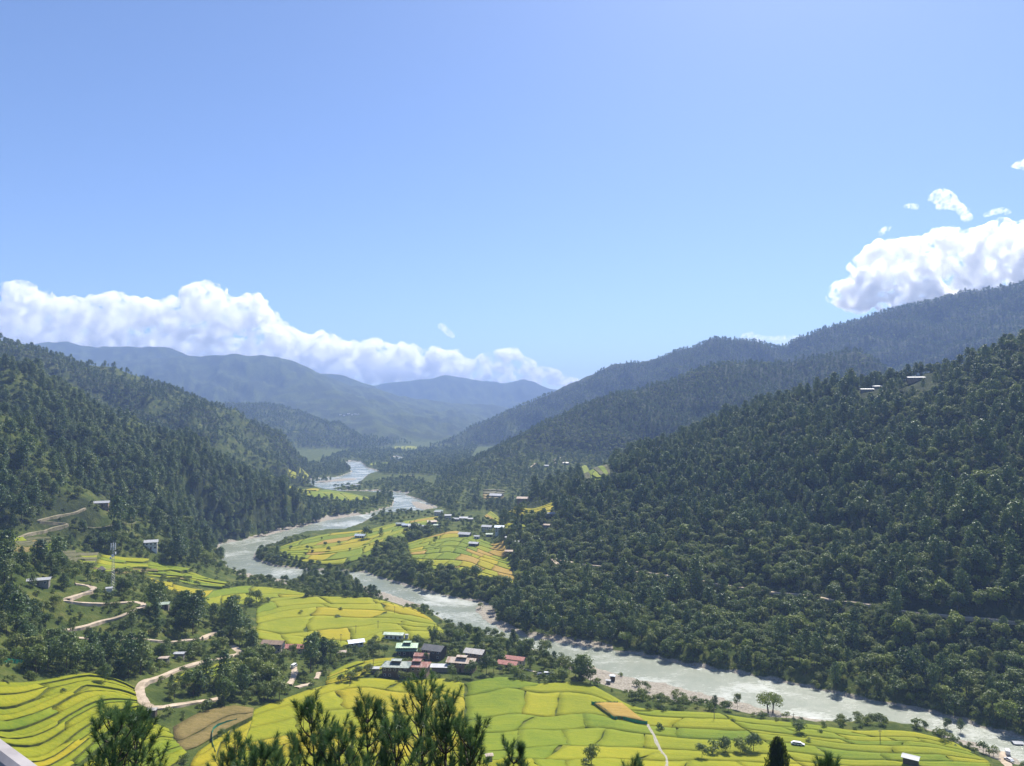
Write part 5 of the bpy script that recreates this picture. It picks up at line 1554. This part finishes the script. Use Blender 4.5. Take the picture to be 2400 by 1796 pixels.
# ---- trees and bushes that stand alone
def lone(px, py, hpx, label, kind='broad', k=0, sx=1.0, name=None, cat='tree', mc=None, group=None):
    g = ground(px, py)
    pr = {'broad': BROAD, 'pine': PINE, 'shrub': SHRUB}[kind]
    h0 = {'broad': (12, 14, 10, 13, 9), 'pine': (16, 18, 13, 17, 11), 'shrub': (3, 2.4, 4.2)}[kind][k]
    s = hpx * g[1] / FOC / h0
    mc = mc or {'broad': m_broad, 'pine': m_pine, 'shrub': m_shrub}[kind]
    return planted_tree(pr, k, g[0], g[1], g[2], s, random.random() * 6, mc, m_bark, name or {'broad': 'field_tree', 'pine': 'pine_tree', 'shrub': 'bush'}[kind], label, cat, group, sx=sx)
lone(1700, 1664, 22, 'low dark tree left of the tall one on the gravel bank', 'broad', 4)
lone(1676, 1657, 26, 'narrow dark conical tree on the gravel bank', 'pine', 4, 1.0)
lone(1728, 1662, 38, 'tall dark tree left of the spreading riverside tree', 'broad', 1, 0.62)
lone(2220, 1718, 36, 'leaning tree at the river edge in the right corner', 'broad', 1, 0.7)
lone(2252, 1728, 42, 'slender tall tree at the river edge in the right corner', 'pine', 3, 0.7)
lone(2168, 1714, 24, 'small loose tree left of the slender tall one', 'broad', 4, 0.8)
lone(1874, 1720, 26, 'sparse grey tree alone in the right field', 'broad', 2, 1.1)
lone(1923, 1718, 9, 'round dark bush right of the sparse grey tree', 'shrub', 0, cat='bush')
lone(1895, 1740, 11, 'small bush above the narrow path', 'shrub', 2, cat='bush')
lone(1717, 1692, 8, 'tiny dark bush in the yellow field by the pole', 'shrub', 0, cat='bush')
lone(1645, 1778, 34, 'dark tree at the left end of the field hedge', 'broad', 0, 0.9)
lone(1672, 1768, 30, 'olive bush beside the hedge in the right field', 'shrub', 2, cat='bush')
lone(1700, 1766, 38, 'dense tree in the middle of the field hedge', 'broad', 3, 1.0)
lone(1735, 1766, 32, 'second dense tree of the field hedge', 'broad', 2, 1.0)
lone(1766, 1762, 42, 'tallest tree at the right end of the field hedge', 'broad', 3, 1.05)
lone(1750, 1770, 20, 'low bush under the tallest hedge tree', 'shrub', 2, cat='bush')
lone(1386, 1794, 44, 'forked tree standing between the lower green paddies', 'broad', 2, 0.8)
lone(1372, 1796, 20, 'bush at the foot of the forked tree', 'shrub', 2, cat='bush')
lone(1545, 1712, 16, 'thin shrub beside the stony ditch', 'shrub', 1, cat='bush')
lone(668, 1370, 22, 'dark tree on the small beach inside the river bend', 'broad', 0, 0.95)
lone(1020, 1277, 21, 'single tree at the edge of the tawny paddies', 'broad', 1, 0.75)
lone(860, 1263, 30, 'big dark tree left of the lone white house', 'broad', 3, 1.0)
lone(893, 1258, 20, 'slim dark tree right of the lone white house', 'pine', 4, 1.1)
lone(940, 1231, 14, 'rounded tree at the upper edge of the peninsula paddies', 'broad', 2)
for i, (px, py, h) in enumerate([(650, 1291, 12), (681, 1290, 12), (677, 1306, 9), (720, 1288, 10), (732, 1297, 9), (715, 1303, 9), (754, 1266, 8), (762, 1280, 10), (770, 1293, 12), (795, 1277, 10), (820, 1292, 8), (855, 1287, 8), (640, 1311, 12), (606, 1300, 14), (613, 1292, 16)]):
    lone(px, py, h, 'small round tree dotted over the peninsula paddies', 'broad', i % 5, 1.0, group='small trees dotted over the peninsula paddies')
lone(994, 1437, 16, 'small tree at the water edge beyond the rounded field', 'pine', 2, 1.1)
lone(705, 1440, 10, 'small dark bush in the middle of the rounded field', 'shrub', 2, cat='bush')
lone(799, 1431, 8, 'tiny bush on the golden patch of the rounded field', 'shrub', 0, cat='bush')
lone(790, 1447, 6, 'flat dry hedge in the rounded field', 'shrub', 1, 2.2, cat='bush')
lone(687, 1536, 26, 'dark round tree at the edge of the rounded field', 'broad', 0, 0.9)
lone(745, 1527, 24, 'dark tree above the village hedge, left of the poles', 'broad', 1, 0.8)
lone(453, 1418, 18, 'round tree beside the golden strip', 'broad', 0)
lone(337, 1348, 20, 'slim tree on the terraced olive field', 'broad', 1, 0.7)
lone(285, 1394, 40, 'dark leafy tree right of the mast', 'broad', 3, 0.75)
lone(300, 1396, 34, 'second dark tree right of the mast', 'broad', 0, 0.75)
lone(355, 1426, 54, 'tall dark pine in the trees right of the mast', 'pine', 0, 0.9)
lone(380, 1412, 44, 'slim pine behind the tall dark pine', 'pine', 2, 0.8)
lone(425, 1440, 52, 'broad pine beside the grey roofed shed', 'pine', 3, 1.0)
lone(500, 1462, 46, 'pine with rounded top above the road end', 'pine', 3, 1.0)
lone(175, 1372, 42, 'dark tree above the top bend of the road', 'broad', 1, 0.7)
lone(205, 1362, 30, 'short pine near the top bend of the road', 'pine', 2, 0.9)
lone(150, 1378, 34, 'short tree left of the top bend', 'pine', 4, 1.0)
lone(170, 1492, 50, 'tree standing inside the left hairpin', 'broad', 1, 0.7)
lone(148, 1624, 12, 'small dark bush on the terrace track', 'shrub', 2, cat='bush')
lone(246, 1604, 46, 'rust tinged tree at the top of the curving terraces', 'broad', 3, 0.8)
lone(467, 1628, 54, 'conical tree in the dark grove beside the road', 'pine', 2, 1.0)
lone(525, 1652, 64, 'wide leafy tree at the lower corner of the dark grove', 'broad', 3, 0.9)
lone(632, 1618, 60, 'yellow green bamboo like tree in the village grove', 'broad', 0, 0.95, mc=m_shrub)
lone(655, 1640, 46, 'dark leafy tree at the lower right of the village grove', 'broad', 2, 1.0)
lone(600, 1600, 56, 'yellow green tree behind the village grove', 'broad', 3, 0.85, mc=m_shrub)
for i, (px, py, h, lb) in enumerate([(800, 1601, 22, 'left bush of the row above the broad field'), (822, 1599, 26, 'middle bush of the row above the broad field'), (838, 1592, 30, 'right bush of the row above the broad field'), (862, 1582, 26, 'bush beside the zinc roofed shed'), (944, 1596, 22, 'young tree in front of the dark farmhouse')]):
    lone(px, py, h, lb, 'broad', [4, 2, 0, 4, 2][i], 0.95, mc=m_shrub)
for i, (px, py, h, k, lb) in enumerate([(1060, 1592, 30, 2, 'leafy tree in front of the low bright roofed shed'), (1105, 1588, 38, 0, 'dense tree right of the tan roofed farmhouse'), (1140, 1582, 46, 3, 'large dense tree between tan and red roofs'), (1205, 1590, 28, 2, 'tree hiding the wall of the red roofed sheds'),
                                     (1000, 1550, 20, 4, 'small tree between the black and rust roofs'), (1240, 1540, 44, 1, 'dark tree at the river bank behind the red roofs'), (1275, 1548, 46, 0, 'dark tree at the river end of the village'), (1320, 1582, 42, 3, 'leafy tree above the parked van'), (1360, 1590, 44, 3, 'last big tree of the village toward the gravel bank'), (1020, 1514, 40, 1, 'tree behind the black roof')]):
    lone(px, py, h, lb, 'broad', k, 0.85)
for i, (px, py, h) in enumerate([(1340, 1495, 60), (1362, 1502, 56), (1385, 1506, 60), (1410, 1512, 52), (1432, 1514, 48), (1300, 1492, 56), (1270, 1486, 50), (1240, 1480, 50), (1205, 1468, 46), (1172, 1452, 42)]):
    lone(px, py, h, 'tall straight trunked pine in the row at the right river edge', 'pine', 3, 0.85, group='straight pines along the right river edge')

# big spreading tree with two bare stems by the river
g = ground(1806, 1671)
rs = np.random.default_rng(77)
tw = 66 * g[1] / FOC; thh = 50 * g[1] / FOC
st = tag(empty('spreading_tree', g), 'big dark spreading tree with two bare stems on the river bank', 'tree')
P = []; Nn = []
for k in range(13):
    a = k * 2.4; rad = tw * 0.5 * (0.15 + 0.62 * math.sqrt((k + 0.5) / 13))
    c_ = np.array([math.cos(a) * rad, math.sin(a) * rad * 0.9, thh * (0.72 - 0.30 * (rad / (tw * .5)) ** 2 + 0.06 * rs.random())])
    d = rs.normal(size=(85, 3)); d /= np.linalg.norm(d, axis=1)[:, None]
    q = d * (tw * 0.175 * (0.7 + 0.4 * rs.random(85)))[:, None]; q[:, 2] *= 0.75
    P.append(q + c_); Nn.append(d + rs.normal(size=(85, 3)) * 0.5)
V_, F_ = quads(np.vstack(P), np.vstack(Nn), np.full(13 * 85, 0.62), rs)
me = np_mesh('crown', V_, F_); me.materials.append(m_broad); link('crown', me, st)
for sx_ in (-1, 1):
    mb = MB()
    b0 = Vector((sx_ * 1.1, 0, -0.4)); b1 = Vector((sx_ * 1.5, 0.2, thh * 0.35)); b2 = Vector((sx_ * 2.6, 0.1, thh * 0.62))
    mb.bar(b0, b1, 0.42, 0.32, 8).bar(b1, b2, 0.32, 0.16, 7)
    for a in (0.4, 2.2, 4.0):
        mb.bar(b1, b1 + Vector((math.cos(a) * 2.6 * 1.0, math.sin(a) * 2.2, thh * 0.28)), 0.2, 0.07, 5)
    mb.build('trunk', m_bark, st)

# bamboo clumps in the village
m_culm = flat_mat('bamboo culm', (0.14, 0.16, 0.04), 0.6, 0.3, 3.0)
def bamboo(px, py, hpx, label):
    g = ground(px, py); h = hpx * g[1] / FOC
    rs = np.random.default_rng(int(px))
    o = tag(empty('bamboo_clump', g), label, 'bamboo')
    mb = MB(); P = []; Nn = []
    for k in range(16):
        a = rs.random() * 6.28; sp = 0.14 + 0.24 * rs.random(); hh = h * (0.7 + 0.32 * rs.random())
        prev = Vector((math.cos(a) * 0.5, math.sin(a) * 0.5, -0.3))
        for i in range(1, 6):
            t = i / 5
            nxt = Vector((math.cos(a) * (0.5 + hh * sp * t ** 2.2), math.sin(a) * (0.5 + hh * sp * t ** 2.2), hh * (t - 0.10 * t ** 3)))
            mb.bar(prev, nxt, 0.06 * (1.1 - t * 0.8), 0.06 * (1.05 - t * 0.8), 4)
            if i >= 2:
                m = 14
                q = np.array(prev)[None] + (np.array(nxt) - np.array(prev))[None] * rs.random((m, 1)) + rs.normal(size=(m, 3)) * 0.42
                P.append(q); Nn.append(rs.normal(size=(m, 3)) + np.array([0, 0, 0.4]))
            prev = nxt
    mb.build('culms', m_culm, o)
    V_, F_ = quads(np.vstack(P), np.vstack(Nn), np.full(sum(len(p) for p in P), 0.75), rs, 0.45)
    me = np_mesh('foliage', V_, F_); me.materials.append(m_shrub); link('foliage', me, o)
bamboo(1012, 1506, 44, 'bamboo clump behind the village beside the golden field')
bamboo(1075, 1512, 46, 'bamboo clump in the middle of the riverside trees')
bamboo(1225, 1538, 52, 'tall bamboo clump behind the red roofed sheds')

# boulders on the banks and gravel
bm = bmesh.new(); bmesh.ops.create_icosphere(bm, subdivisions=1, radius=0.6)
for v in bm.verts:
    v.co *= 0.75 + 0.5 * random.random(); v.co.z *= 0.7
me = bpy.data.meshes.new('boulder'); bm.to_mesh(me); bm.free()
me.materials.append(flat_mat('river boulder', (0.34, 0.31, 0.28), 0.9, 0.4, 1.5))
b_obj = bpy.data.objects.new('boulder_source', me)
X, Y, rs = cells(260, 900, 3.2, 441)
_a = np.interp(np.arctan2(X, Y), _thr, np.arange(len(_thr))); _b = np.interp(np.log(np.hypot(X, Y)), _lr, np.arange(len(_lr)))
ia = np.clip(np.round(_a).astype(int), 0, len(_thr) - 1); ib = np.clip(np.round(_b).astype(int), 0, len(_lr) - 1)
sdv = GSD[ib, ia]
k = ((GGD[ib, ia] < 2) & (sdv > -2.5) & (rs.random(len(X)) < 0.55)) | ((sdv > -2.5) & (sdv < 3.0) & (rs.random(len(X)) < 0.6))
BO = np.stack([X[k], Y[k], terrain(X[k], Y[k]) - 0.05, 0.2 + 0.7 * rs.random(k.sum()) ** 4, rs.random(k.sum()) * 6.28], 1)
forest('boulders', 'river stones strewn over the gravel bars and banks', [(BO, [b_obj])])
# ------------------------------------------------------------------ long needled pines below the viewpoint
m_needle = leaf_mat('long pine needles', [(0.15, (0.034, 0.088, 0.036)), (0.5, (0.058, 0.130, 0.054)), (0.95, (0.105, 0.190, 0.080))], 0.38, 0.34, 0.2)
m_pbark = flat_mat('brown pine bark', (0.06, 0.048, 0.038), 0.9, 0.4, 14.0)
def hero_pine(px, py_top, Y, label, seed, spread=1.0, vis=5.0):
    rs = np.random.default_rng(seed)
    X, Yy, ztop = at(px, py_top + 22, Y)
    zg = tz(X, Yy)
    H = ztop - zg
    o = tag(empty('foreground_pine', (X, Yy, zg)), label, 'tree', 'long needled pines below the viewpoint')
    wood = MB()
    n = 12
    tr = [Vector((0.10 * math.sin(i * 1.1 + seed), 0.10 * math.cos(i * 1.3 + seed), -0.6 + (H + 0.6 - 0.25) * i / n)) for i in range(n + 1)]
    for i in range(n):
        wood.bar(tr[i], tr[i + 1], 0.016 * H * (1.02 - i / n) + 0.015, 0.016 * H * (1.02 - (i + 1) / n) + 0.015, 7)
    tips = []       # (base, direction, length) of needle brushes
    tips.append((tr[-1], Vector((0, 0, 1)), 0.55))
    twig = MB()
    z = H * 0.30
    k = 0
    while z < H - 0.3:
        t = z / H
        nb = 3 + int(rs.random() * 2.5)
        a0 = rs.random() * 6.28
        L = 0.97 * spread * (0.35 + 2.3 * (1 - t) ** 0.75) * (0.85 + 0.3 * rs.random())
        for q in range(nb):
            a = a0 + q * 6.283 / nb + rs.normal() * 0.25
            l = L * (0.7 + 0.5 * rs.random())
            p = Vector((0.1 * math.sin(t * n * 1.1 + seed), 0.1 * math.cos(t * n * 1.3 + seed), z))
            d = Vector((math.cos(a), math.sin(a), 0.35 + 0.25 * rs.random()))
            prev = p; seg = 4
            for i in range(seg):
                d = (d + Vector((0, 0, 0.30))).normalized()
                nx = prev + d * l / seg
                twig.bar(prev, nx, 0.032 * (1 - i / seg) + 0.012, 0.032 * (1 - (i + 1) / seg) + 0.012, 5)
                if i >= 2:
                    # side shoots, all turning upward
                    for _ in range(2 if rs.random() < 0.35 else 1):
                        b = rs.random() * 6.28
                        sd_ = (d * 0.5 + Vector((math.cos(b) * 0.75, math.sin(b) * 0.75, 0.65))).normalized()
                        sl = 0.16 + 0.40 * rs.random()
                        mid = prev.lerp(nx, 0.3 + 0.6 * rs.random())
                        end = mid + sd_ * sl + Vector((0, 0, 0.10 * rs.random()))
                        twig.bar(mid, end, 0.013, 0.009, 4)
                        tips.append((end - sd_ * 0.10, (sd_ + Vector((0, 0, 0.7))).normalized(), 0.26 + 0.22 * rs.random()))
                prev = nx
            tips.append((prev - d * 0.12, (d + Vector((0, 0, 0.5))).normalized(), 0.36 + 0.25 * rs.random()))
        z += 0.46 + 0.30 * rs.random()
    # needles
    P = []; T = []
    for (b, d, l) in tips:
        m = 105
        b = np.array(b); d = np.array(d)
        u = np.cross(d, [0.3, 0.9, 0.1]); u /= np.linalg.norm(u); w = np.cross(d, u)
        ph = rs.random(m) * 6.283
        s = rs.random(m)
        rad = u[None] * np.cos(ph)[:, None] + w[None] * np.sin(ph)[:, None]
        ang = 0.35 + 0.75 * (1 - s) + rs.normal(size=m) * 0.15
        nd = d[None] * np.cos(ang)[:, None] + rad * np.sin(ang)[:, None]
        nl = (0.24 + 0.12 * rs.random(m))
        base = b[None] + d[None] * (s * l)[:, None]
        tip = base + nd * nl[:, None] + np.array([0, 0, -0.025]) * (nl / 0.25)[:, None]
        side = np.cross(nd, rs.normal(size=(m, 3))); side /= np.linalg.norm(side, axis=1)[:, None]
        P.append(np.stack([base - side * 0.0085, base + side * 0.0085, tip], 1))
    P = np.concatenate(P).reshape(-1, 3)
    me = np_mesh('needles', P, np.arange(len(P)).reshape(-1, 3)); me.materials.append(m_needle)
    wood.build('trunk', m_pbark, o, True)
    br = twig.build('branches', m_pbark, o, True)
    link('needles', me, o)
    return o
hero_pine(735, 1648, 33, 'slender foreground pine with a single long leader, second from left in the clump', 501, 1.15)
hero_pine(655, 1738, 31, 'short foreground pine low at the left of the clump', 507, 0.94)
hero_pine(865, 1645, 35, 'bushy foreground pine in the middle of the clump', 502, 1.15)
hero_pine(992, 1602, 36, 'tallest foreground pine of the clump', 503, 1.42)
hero_pine(1048, 1628, 34, 'broad foreground pine just right of the tallest', 504, 1.15)
hero_pine(930, 1672, 31, 'dark foreground pine in front of the tallest', 508, 1.08)
hero_pine(548, 1716, 40, 'rounded pine standing apart left of the foreground clump', 505, 1.15)
hero_pine(1205, 1752, 38, 'low pine top right of the foreground clump', 506, 1.08)
hero_pine(275, 1668, 30, 'left pine of the pair above the parapet corner', 509, 1.15)
hero_pine(322, 1664, 33, 'right pine of the pair above the parapet corner', 510, 1.08)
hero_pine(1938, 1772, 34, 'small pine tip at the bottom right of the frame', 511, 0.68)
hero_pine(1486, 1776, 37, 'pine tip at the bottom edge below the green paddies', 512, 0.68)

hero_pine(605, 1768, 29, 'lowest pine tip at the left foot of the clump', 513, 1.05)
hero_pine(800, 1706, 30, 'pine between the slender and the bushy one', 515, 1.1)
hero_pine(1098, 1700, 33, 'rightmost pine of the foreground clump', 517, 1.1)
# drooping conifer at the lower right
m_cyp = leaf_mat('drooping conifer foliage', [(0.15, (0.016, 0.034, 0.012)), (0.5, (0.036, 0.066, 0.016)), (0.95, (0.085, 0.125, 0.025))], 0.5, 0.34)
X, Yy, zt_ = at(1822, 1716, 95)
zg = tz(X, Yy); H = zt_ - zg
rs = np.random.default_rng(88)
o = tag(empty('drooping_conifer', (X, Yy, zg)), 'tall drooping conifer rising from the bottom edge at the right', 'tree')
MB().bar((0, 0, -0.8), (0, 0, H * 0.97), 0.28, 0.04, 8).build('trunk', m_bark, o)
P = []; Nn = []
mbw = MB()
for k in range(210):
    t = 0.30 + 0.68 * (k / 210)
    L = (0.40 + 6.0 * (1 - t) ** 0.85) * (0.75 + 0.5 * rs.random())
    a = k * 2.399
    u = np.array([math.cos(a), math.sin(a), 0.0])
    m = 60
    q = rs.random(m) ** 0.8
    pt = u[None] * (L * q)[:, None]
    pt[:, 2] = H * t + 0.25 * L * q - 0.55 * L * q ** 2
    hang = rs.random(m) * 0.7 * (0.3 + q)
    pt[:, 2] -= hang
    pt += rs.normal(size=(m, 3)) * 0.10
    P.append(pt); Nn.append(u[None] * 0.8 + rs.normal(size=(m, 3)) * 0.5)
    mbw.bar((0, 0, H * t), tuple(u * L * 0.7 + np.array([0, 0, H * t + 0.25 * L * .7 - 0.27 * L])), 0.04, 0.015, 4)
mbw.build('branches', m_bark, o)
P = np.vstack(P); Nn = np.vstack(Nn)
# hanging sprays: narrow leaf faces, long side down
n_ = len(P)
side = np.cross(Nn, np.array([0, 0, 1.0])[None]); side /= np.linalg.norm(side, axis=1)[:, None] + 1e-9
ln = (0.22 + 0.30 * rs.random(n_))[:, None]; wd = (0.05 + 0.06 * rs.random(n_))[:, None]
dn = np.array([0, 0, -1.0])[None] + rs.normal(size=(n_, 3)) * 0.22
V_ = np.stack([P - side * wd, P + dn * ln * .4 + Nn * 0.05 - side * wd * 0.6, P + dn * ln, P + side * wd], 1).reshape(-1, 3)
me = np_mesh('foliage', V_, np.arange(n_ * 4).reshape(n_, 4)); me.materials.append(m_cyp); link('foliage', me, o)

# corner of the parapet the picture was taken over
m_conc = flat_mat('weathered whitewashed parapet', (0.30, 0.28, 0.28), 0.9, 0.25, 9.0, dirt=(0.19, 0.18, 0.18))
A = Vector(at(-60, 1690, 1.25)); B = Vector(at(135, 1832, 1.05))
ax = (B - A).normalized()
out = Vector((0, 0, 1)).cross(ax).normalized()
if out.y > 0:
    out = -out
V = []; prof = [(0.0, 0.0), (0.004, 0.006), (0.022, 0.010), (0.030, 0.004), (0.034, -0.010), (0.034, -0.9), (0.0, -0.9)]
for P0 in (A - ax * 1.5, B + ax * 0.6):
    for (q, zz) in prof:
        V.append(P0 + out * q * 1.0 + Vector((0, 0, zz)))
n_ = len(prof)
F = [tuple(range(n_)), tuple(range(2 * n_ - 1, n_ - 1, -1))] + [(i, n_ + i, n_ + (i + 1) % n_, (i + 1) % n_) for i in range(n_)]
tag(mesh_obj('parapet', V, F, m_conc), 'weathered pale parapet edge in the lower left corner', 'parapet')
# ------------------------------------------------------------------ clouds
m_cloud = bpy.data.materials.new('cumulus')
m_cloud.use_nodes = True
nt = m_cloud.node_tree; nt.nodes.clear()
o_ = N(nt, 'ShaderNodeOutputMaterial')
vsn = N(nt, 'ShaderNodeVolumeScatter')
vsn.inputs['Color'].default_value = (1, 1, 1, 1)
vsn.inputs['Density'].default_value = 0.008
vsn.inputs['Anisotropy'].default_value = 0.6
nt.links.new(vsn.outputs[0], o_.inputs['Volume'])
cgeo = N(nt, 'ShaderNodeNewGeometry').outputs['Position']
cn = noise_tex(nt, 0.0042, 9, 0.62, cgeo, 0.5)
cr = N(nt, 'ShaderNodeMapRange'); nt.links.new(cn, cr.inputs[0])
cr.inputs[1].default_value = 0.465; cr.inputs[2].default_value = 0.545; cr.inputs[3].default_value = 0.0; cr.inputs[4].default_value = 0.016
nt.links.new(cr.outputs[0], vsn.inputs['Density'])
cy.volume_step_rate = 0.03; cy.volume_max_steps = 512
m_wisp = m_cloud.copy(); m_wisp.name = 'cloud wisp'
for n_ in m_wisp.node_tree.nodes:
    if n_.bl_idname == 'ShaderNodeTexNoise':
        n_.inputs['Scale'].default_value = 0.014
    if n_.bl_idname == 'ShaderNodeMapRange':
        n_.inputs[1].default_value = 0.44; n_.inputs[2].default_value = 0.62; n_.inputs[4].default_value = 0.009
m_wisp.cycles.volume_step_rate = 1.0

def cloud(name, label, Y, outline, base, n, rmin, rmax, seed, depth=900.0, voxel=48.0, group=None, fill=1.0):
    """outline: crest of the cloud (px, py); base: lower edge (px, py); filled with overlapping puffs, then roughened"""
    rs = np.random.default_rng(seed)
    ox = [p[0] for p in outline]; oy = [p[1] for p in outline]
    bx = [p[0] for p in base]; by = [p[1] for p in base]
    bm = bmesh.new()
    balls = []
    def grow(c, r, lev):
        balls.append((c, r))
        if lev == 0 or r < voxel * 1.2:
            return
        for _ in range(12 if lev == 1 else 7):
            d = rs.normal(size=3); d /= np.linalg.norm(d)
            if d[2] < -0.25:
                d[2] = -d[2]
            if d[1] > 0.4:
                d[1] = -d[1]
            rr_ = r * (0.20 + 0.24 * rs.random())
            grow(c + d * (r * 1.0 - rr_ * 0.12), rr_, lev - 1)
    def puff(px, py, rp, dy):
        grow(np.array(at(px, py, Y + dy)), rp * 1.06 * (Y + dy) / FOC, 1)
    k = 0
    xs = np.arange(min(ox), max(ox), rmin * 0.7)
    for x in xs:                                   # crest
        top = np.interp(x, ox, oy); bot = np.interp(x, bx, by)
        r = min(rmin + (rmax - rmin) * rs.random() ** 2, max((bot - top) * 0.45, 3.5))
        puff(x + rs.normal() * rmin * 0.2, top + r, r, rs.normal() * depth * 0.22)
    for _ in range(n):                             # body
        x = min(ox) + (max(ox) - min(ox)) * rs.random()
        top = np.interp(x, ox, oy); bot = np.interp(x, bx, by)
        if bot - top < 4:
            continue
        r = min(rmin + (rmax - rmin) * rs.random(), (bot - top) * 0.48)
        y = top + r + max(0, bot - top - 2 * r) * rs.random()
        puff(x, y, r, (rs.random() - 0.5) * depth)
    bmesh.ops.create_icosphere(bm, subdivisions=2, radius=1.0)
    UV = np.array([v.co[:] for v in bm.verts]); UF = np.array([[v.index for v in f.verts] for f in bm.faces]); bm.free()
    C = np.array([b[0] for b in balls]); R = np.array([b[1] for b in balls])
    V = (C[:, None, :] + UV[None] * R[:, None, None]).reshape(-1, 3)
    F = (np.arange(len(balls))[:, None, None] * len(UV) + UF[None]).reshape(-1, 3)
    me = np_mesh(name, V, F)
    me.materials.append(m_cloud if depth > 150 else m_wisp)
    ob = link(name, me)
    rm = ob.modifiers.new('join', 'REMESH'); rm.mode = 'VOXEL'; rm.voxel_size = voxel; rm.use_smooth_shade = True
    tag(ob, label, 'cloud', group)
    return ob
CY = 13000.0
cloud('cloud', 'long bank of white cumulus piled over the left ridges', CY,
      [(-160, 700), (-60, 715), (0, 722), (20, 690), (32, 660), (50, 655), (66, 668), (74, 690), (100, 682), (130, 700), (170, 694), (200, 704), (240, 690), (268, 686), (300, 700), (350, 702), (390, 712),
       (408, 700), (436, 704), (448, 672), (480, 658), (505, 668), (522, 690), (545, 706), (570, 694), (592, 688), (606, 690), (612, 716), (640, 738), (652, 764), (668, 762), (690, 768), (712, 790), (740, 782), (770, 780), (790, 790), (800, 815),
       (815, 800), (830, 802), (848, 822), (856, 800), (872, 794), (895, 800), (914, 820), (932, 812), (942, 808), (968, 804), (980, 818), (1000, 824), (1024, 814), (1040, 828), (1060, 824), (1075, 826), (1086, 842), (1100, 856)],
      [(-160, 850), (0, 860), (200, 850), (450, 862), (700, 880), (850, 905), (1000, 905), (1100, 900)], 620, 8, 30, 901, 420, 28)
cloud('cloud', 'cumulus heap above the valley gap beside the right ridge', CY,
      [(1086, 870), (1110, 845), (1125, 830), (1150, 826), (1180, 820), (1205, 815), (1222, 836), (1240, 842), (1256, 866), (1280, 862), (1300, 868), (1318, 880), (1335, 886), (1352, 888)],
      [(1086, 905), (1150, 905), (1250, 910), (1352, 905)], 120, 6, 18, 902, 240, 24)
cloud('cloud', 'small tilted white cloud alone above the valley gap', CY,
      [(1030, 760), (1038, 757), (1046, 766), (1056, 776), (1064, 788)], [(1030, 770), (1040, 780), (1050, 792), (1064, 794)], 22, 4.5, 8, 903, 140, 14)
cloud('cloud', 'huge bright cloud rising behind the right mountain', CY,
      [(1948, 684), (1962, 664), (1990, 656), (2008, 664), (2020, 640), (2022, 600), (2040, 578), (2070, 566), (2110, 560), (2140, 566), (2170, 552), (2200, 545), (2225, 532), (2250, 545), (2280, 540), (2310, 530), (2340, 512), (2365, 528), (2400, 526), (2470, 515), (2560, 530)],
      [(1948, 700), (1990, 735), (2050, 745), (2150, 735), (2300, 700), (2450, 690), (2560, 690)], 300, 8, 32, 904, 330, 28)
cloud('cloud', 'ragged white tower above the huge right cloud', CY,
      [(2180, 460), (2192, 446), (2210, 442), (2228, 452), (2240, 470), (2252, 480), (2266, 492), (2272, 505)], [(2180, 475), (2200, 500), (2225, 492), (2245, 500), (2272, 540)], 34, 4.5, 11, 905, 110, 16)
cloud('cloud', 'small wisp left of the ragged white tower', CY, [(2122, 480), (2134, 476), (2150, 480)], [(2122, 490), (2136, 494), (2152, 494)], 8, 3, 6, 906, 70, 13)
cloud('cloud', 'little cloud cut by the right frame edge high up', CY, [(2376, 385), (2390, 378), (2410, 370), (2440, 372)], [(2376, 396), (2400, 400), (2440, 402)], 14, 5, 11, 907, 110, 16)
cloud('cloud', 'thin wisp between the huge cloud and its tower', CY, [(2062, 540), (2074, 532), (2088, 530)], [(2062, 556), (2076, 552), (2088, 546)], 8, 3, 6, 908, 70, 13)
cloud('cloud', 'small curl above the right end of the huge cloud', CY, [(2310, 500), (2330, 490), (2350, 486), (2366, 494)], [(2310, 512), (2340, 504), (2366, 506)], 12, 4, 7, 909, 70, 13)
cloud('cloud', 'white gleam in the saddle of the right ridge', CY, [(1745, 782), (1760, 778), (1775, 786), (1800, 790), (1840, 786), (1872, 786)], [(1745, 815), (1800, 815), (1872, 812)], 26, 4, 10, 910, 70, 13)
# ------------------------------------------------------------------ haze
m_haze = bpy.data.materials.new('valley haze')
m_haze.use_nodes = True
nt = m_haze.node_tree
nt.nodes.clear()
o_ = N(nt, 'ShaderNodeOutputMaterial')
pv = N(nt, 'ShaderNodeVolumePrincipled')
pv.inputs['Color'].default_value = (0.42, 0.59, 1.0, 1)
pv.inputs['Density'].default_value = 1.28e-4
pv.inputs['Anisotropy'].default_value = 0.0
nt.links.new(pv.outputs[0], o_.inputs['Volume'])
zt_ = float(GZ.max()) + 40.0
hz = MB().box(-10600, 10600, -400, 10700, -10.0, zt_).build('haze', m_haze)
tag(hz, 'thin blue haze filling the whole valley', kind='stuff')
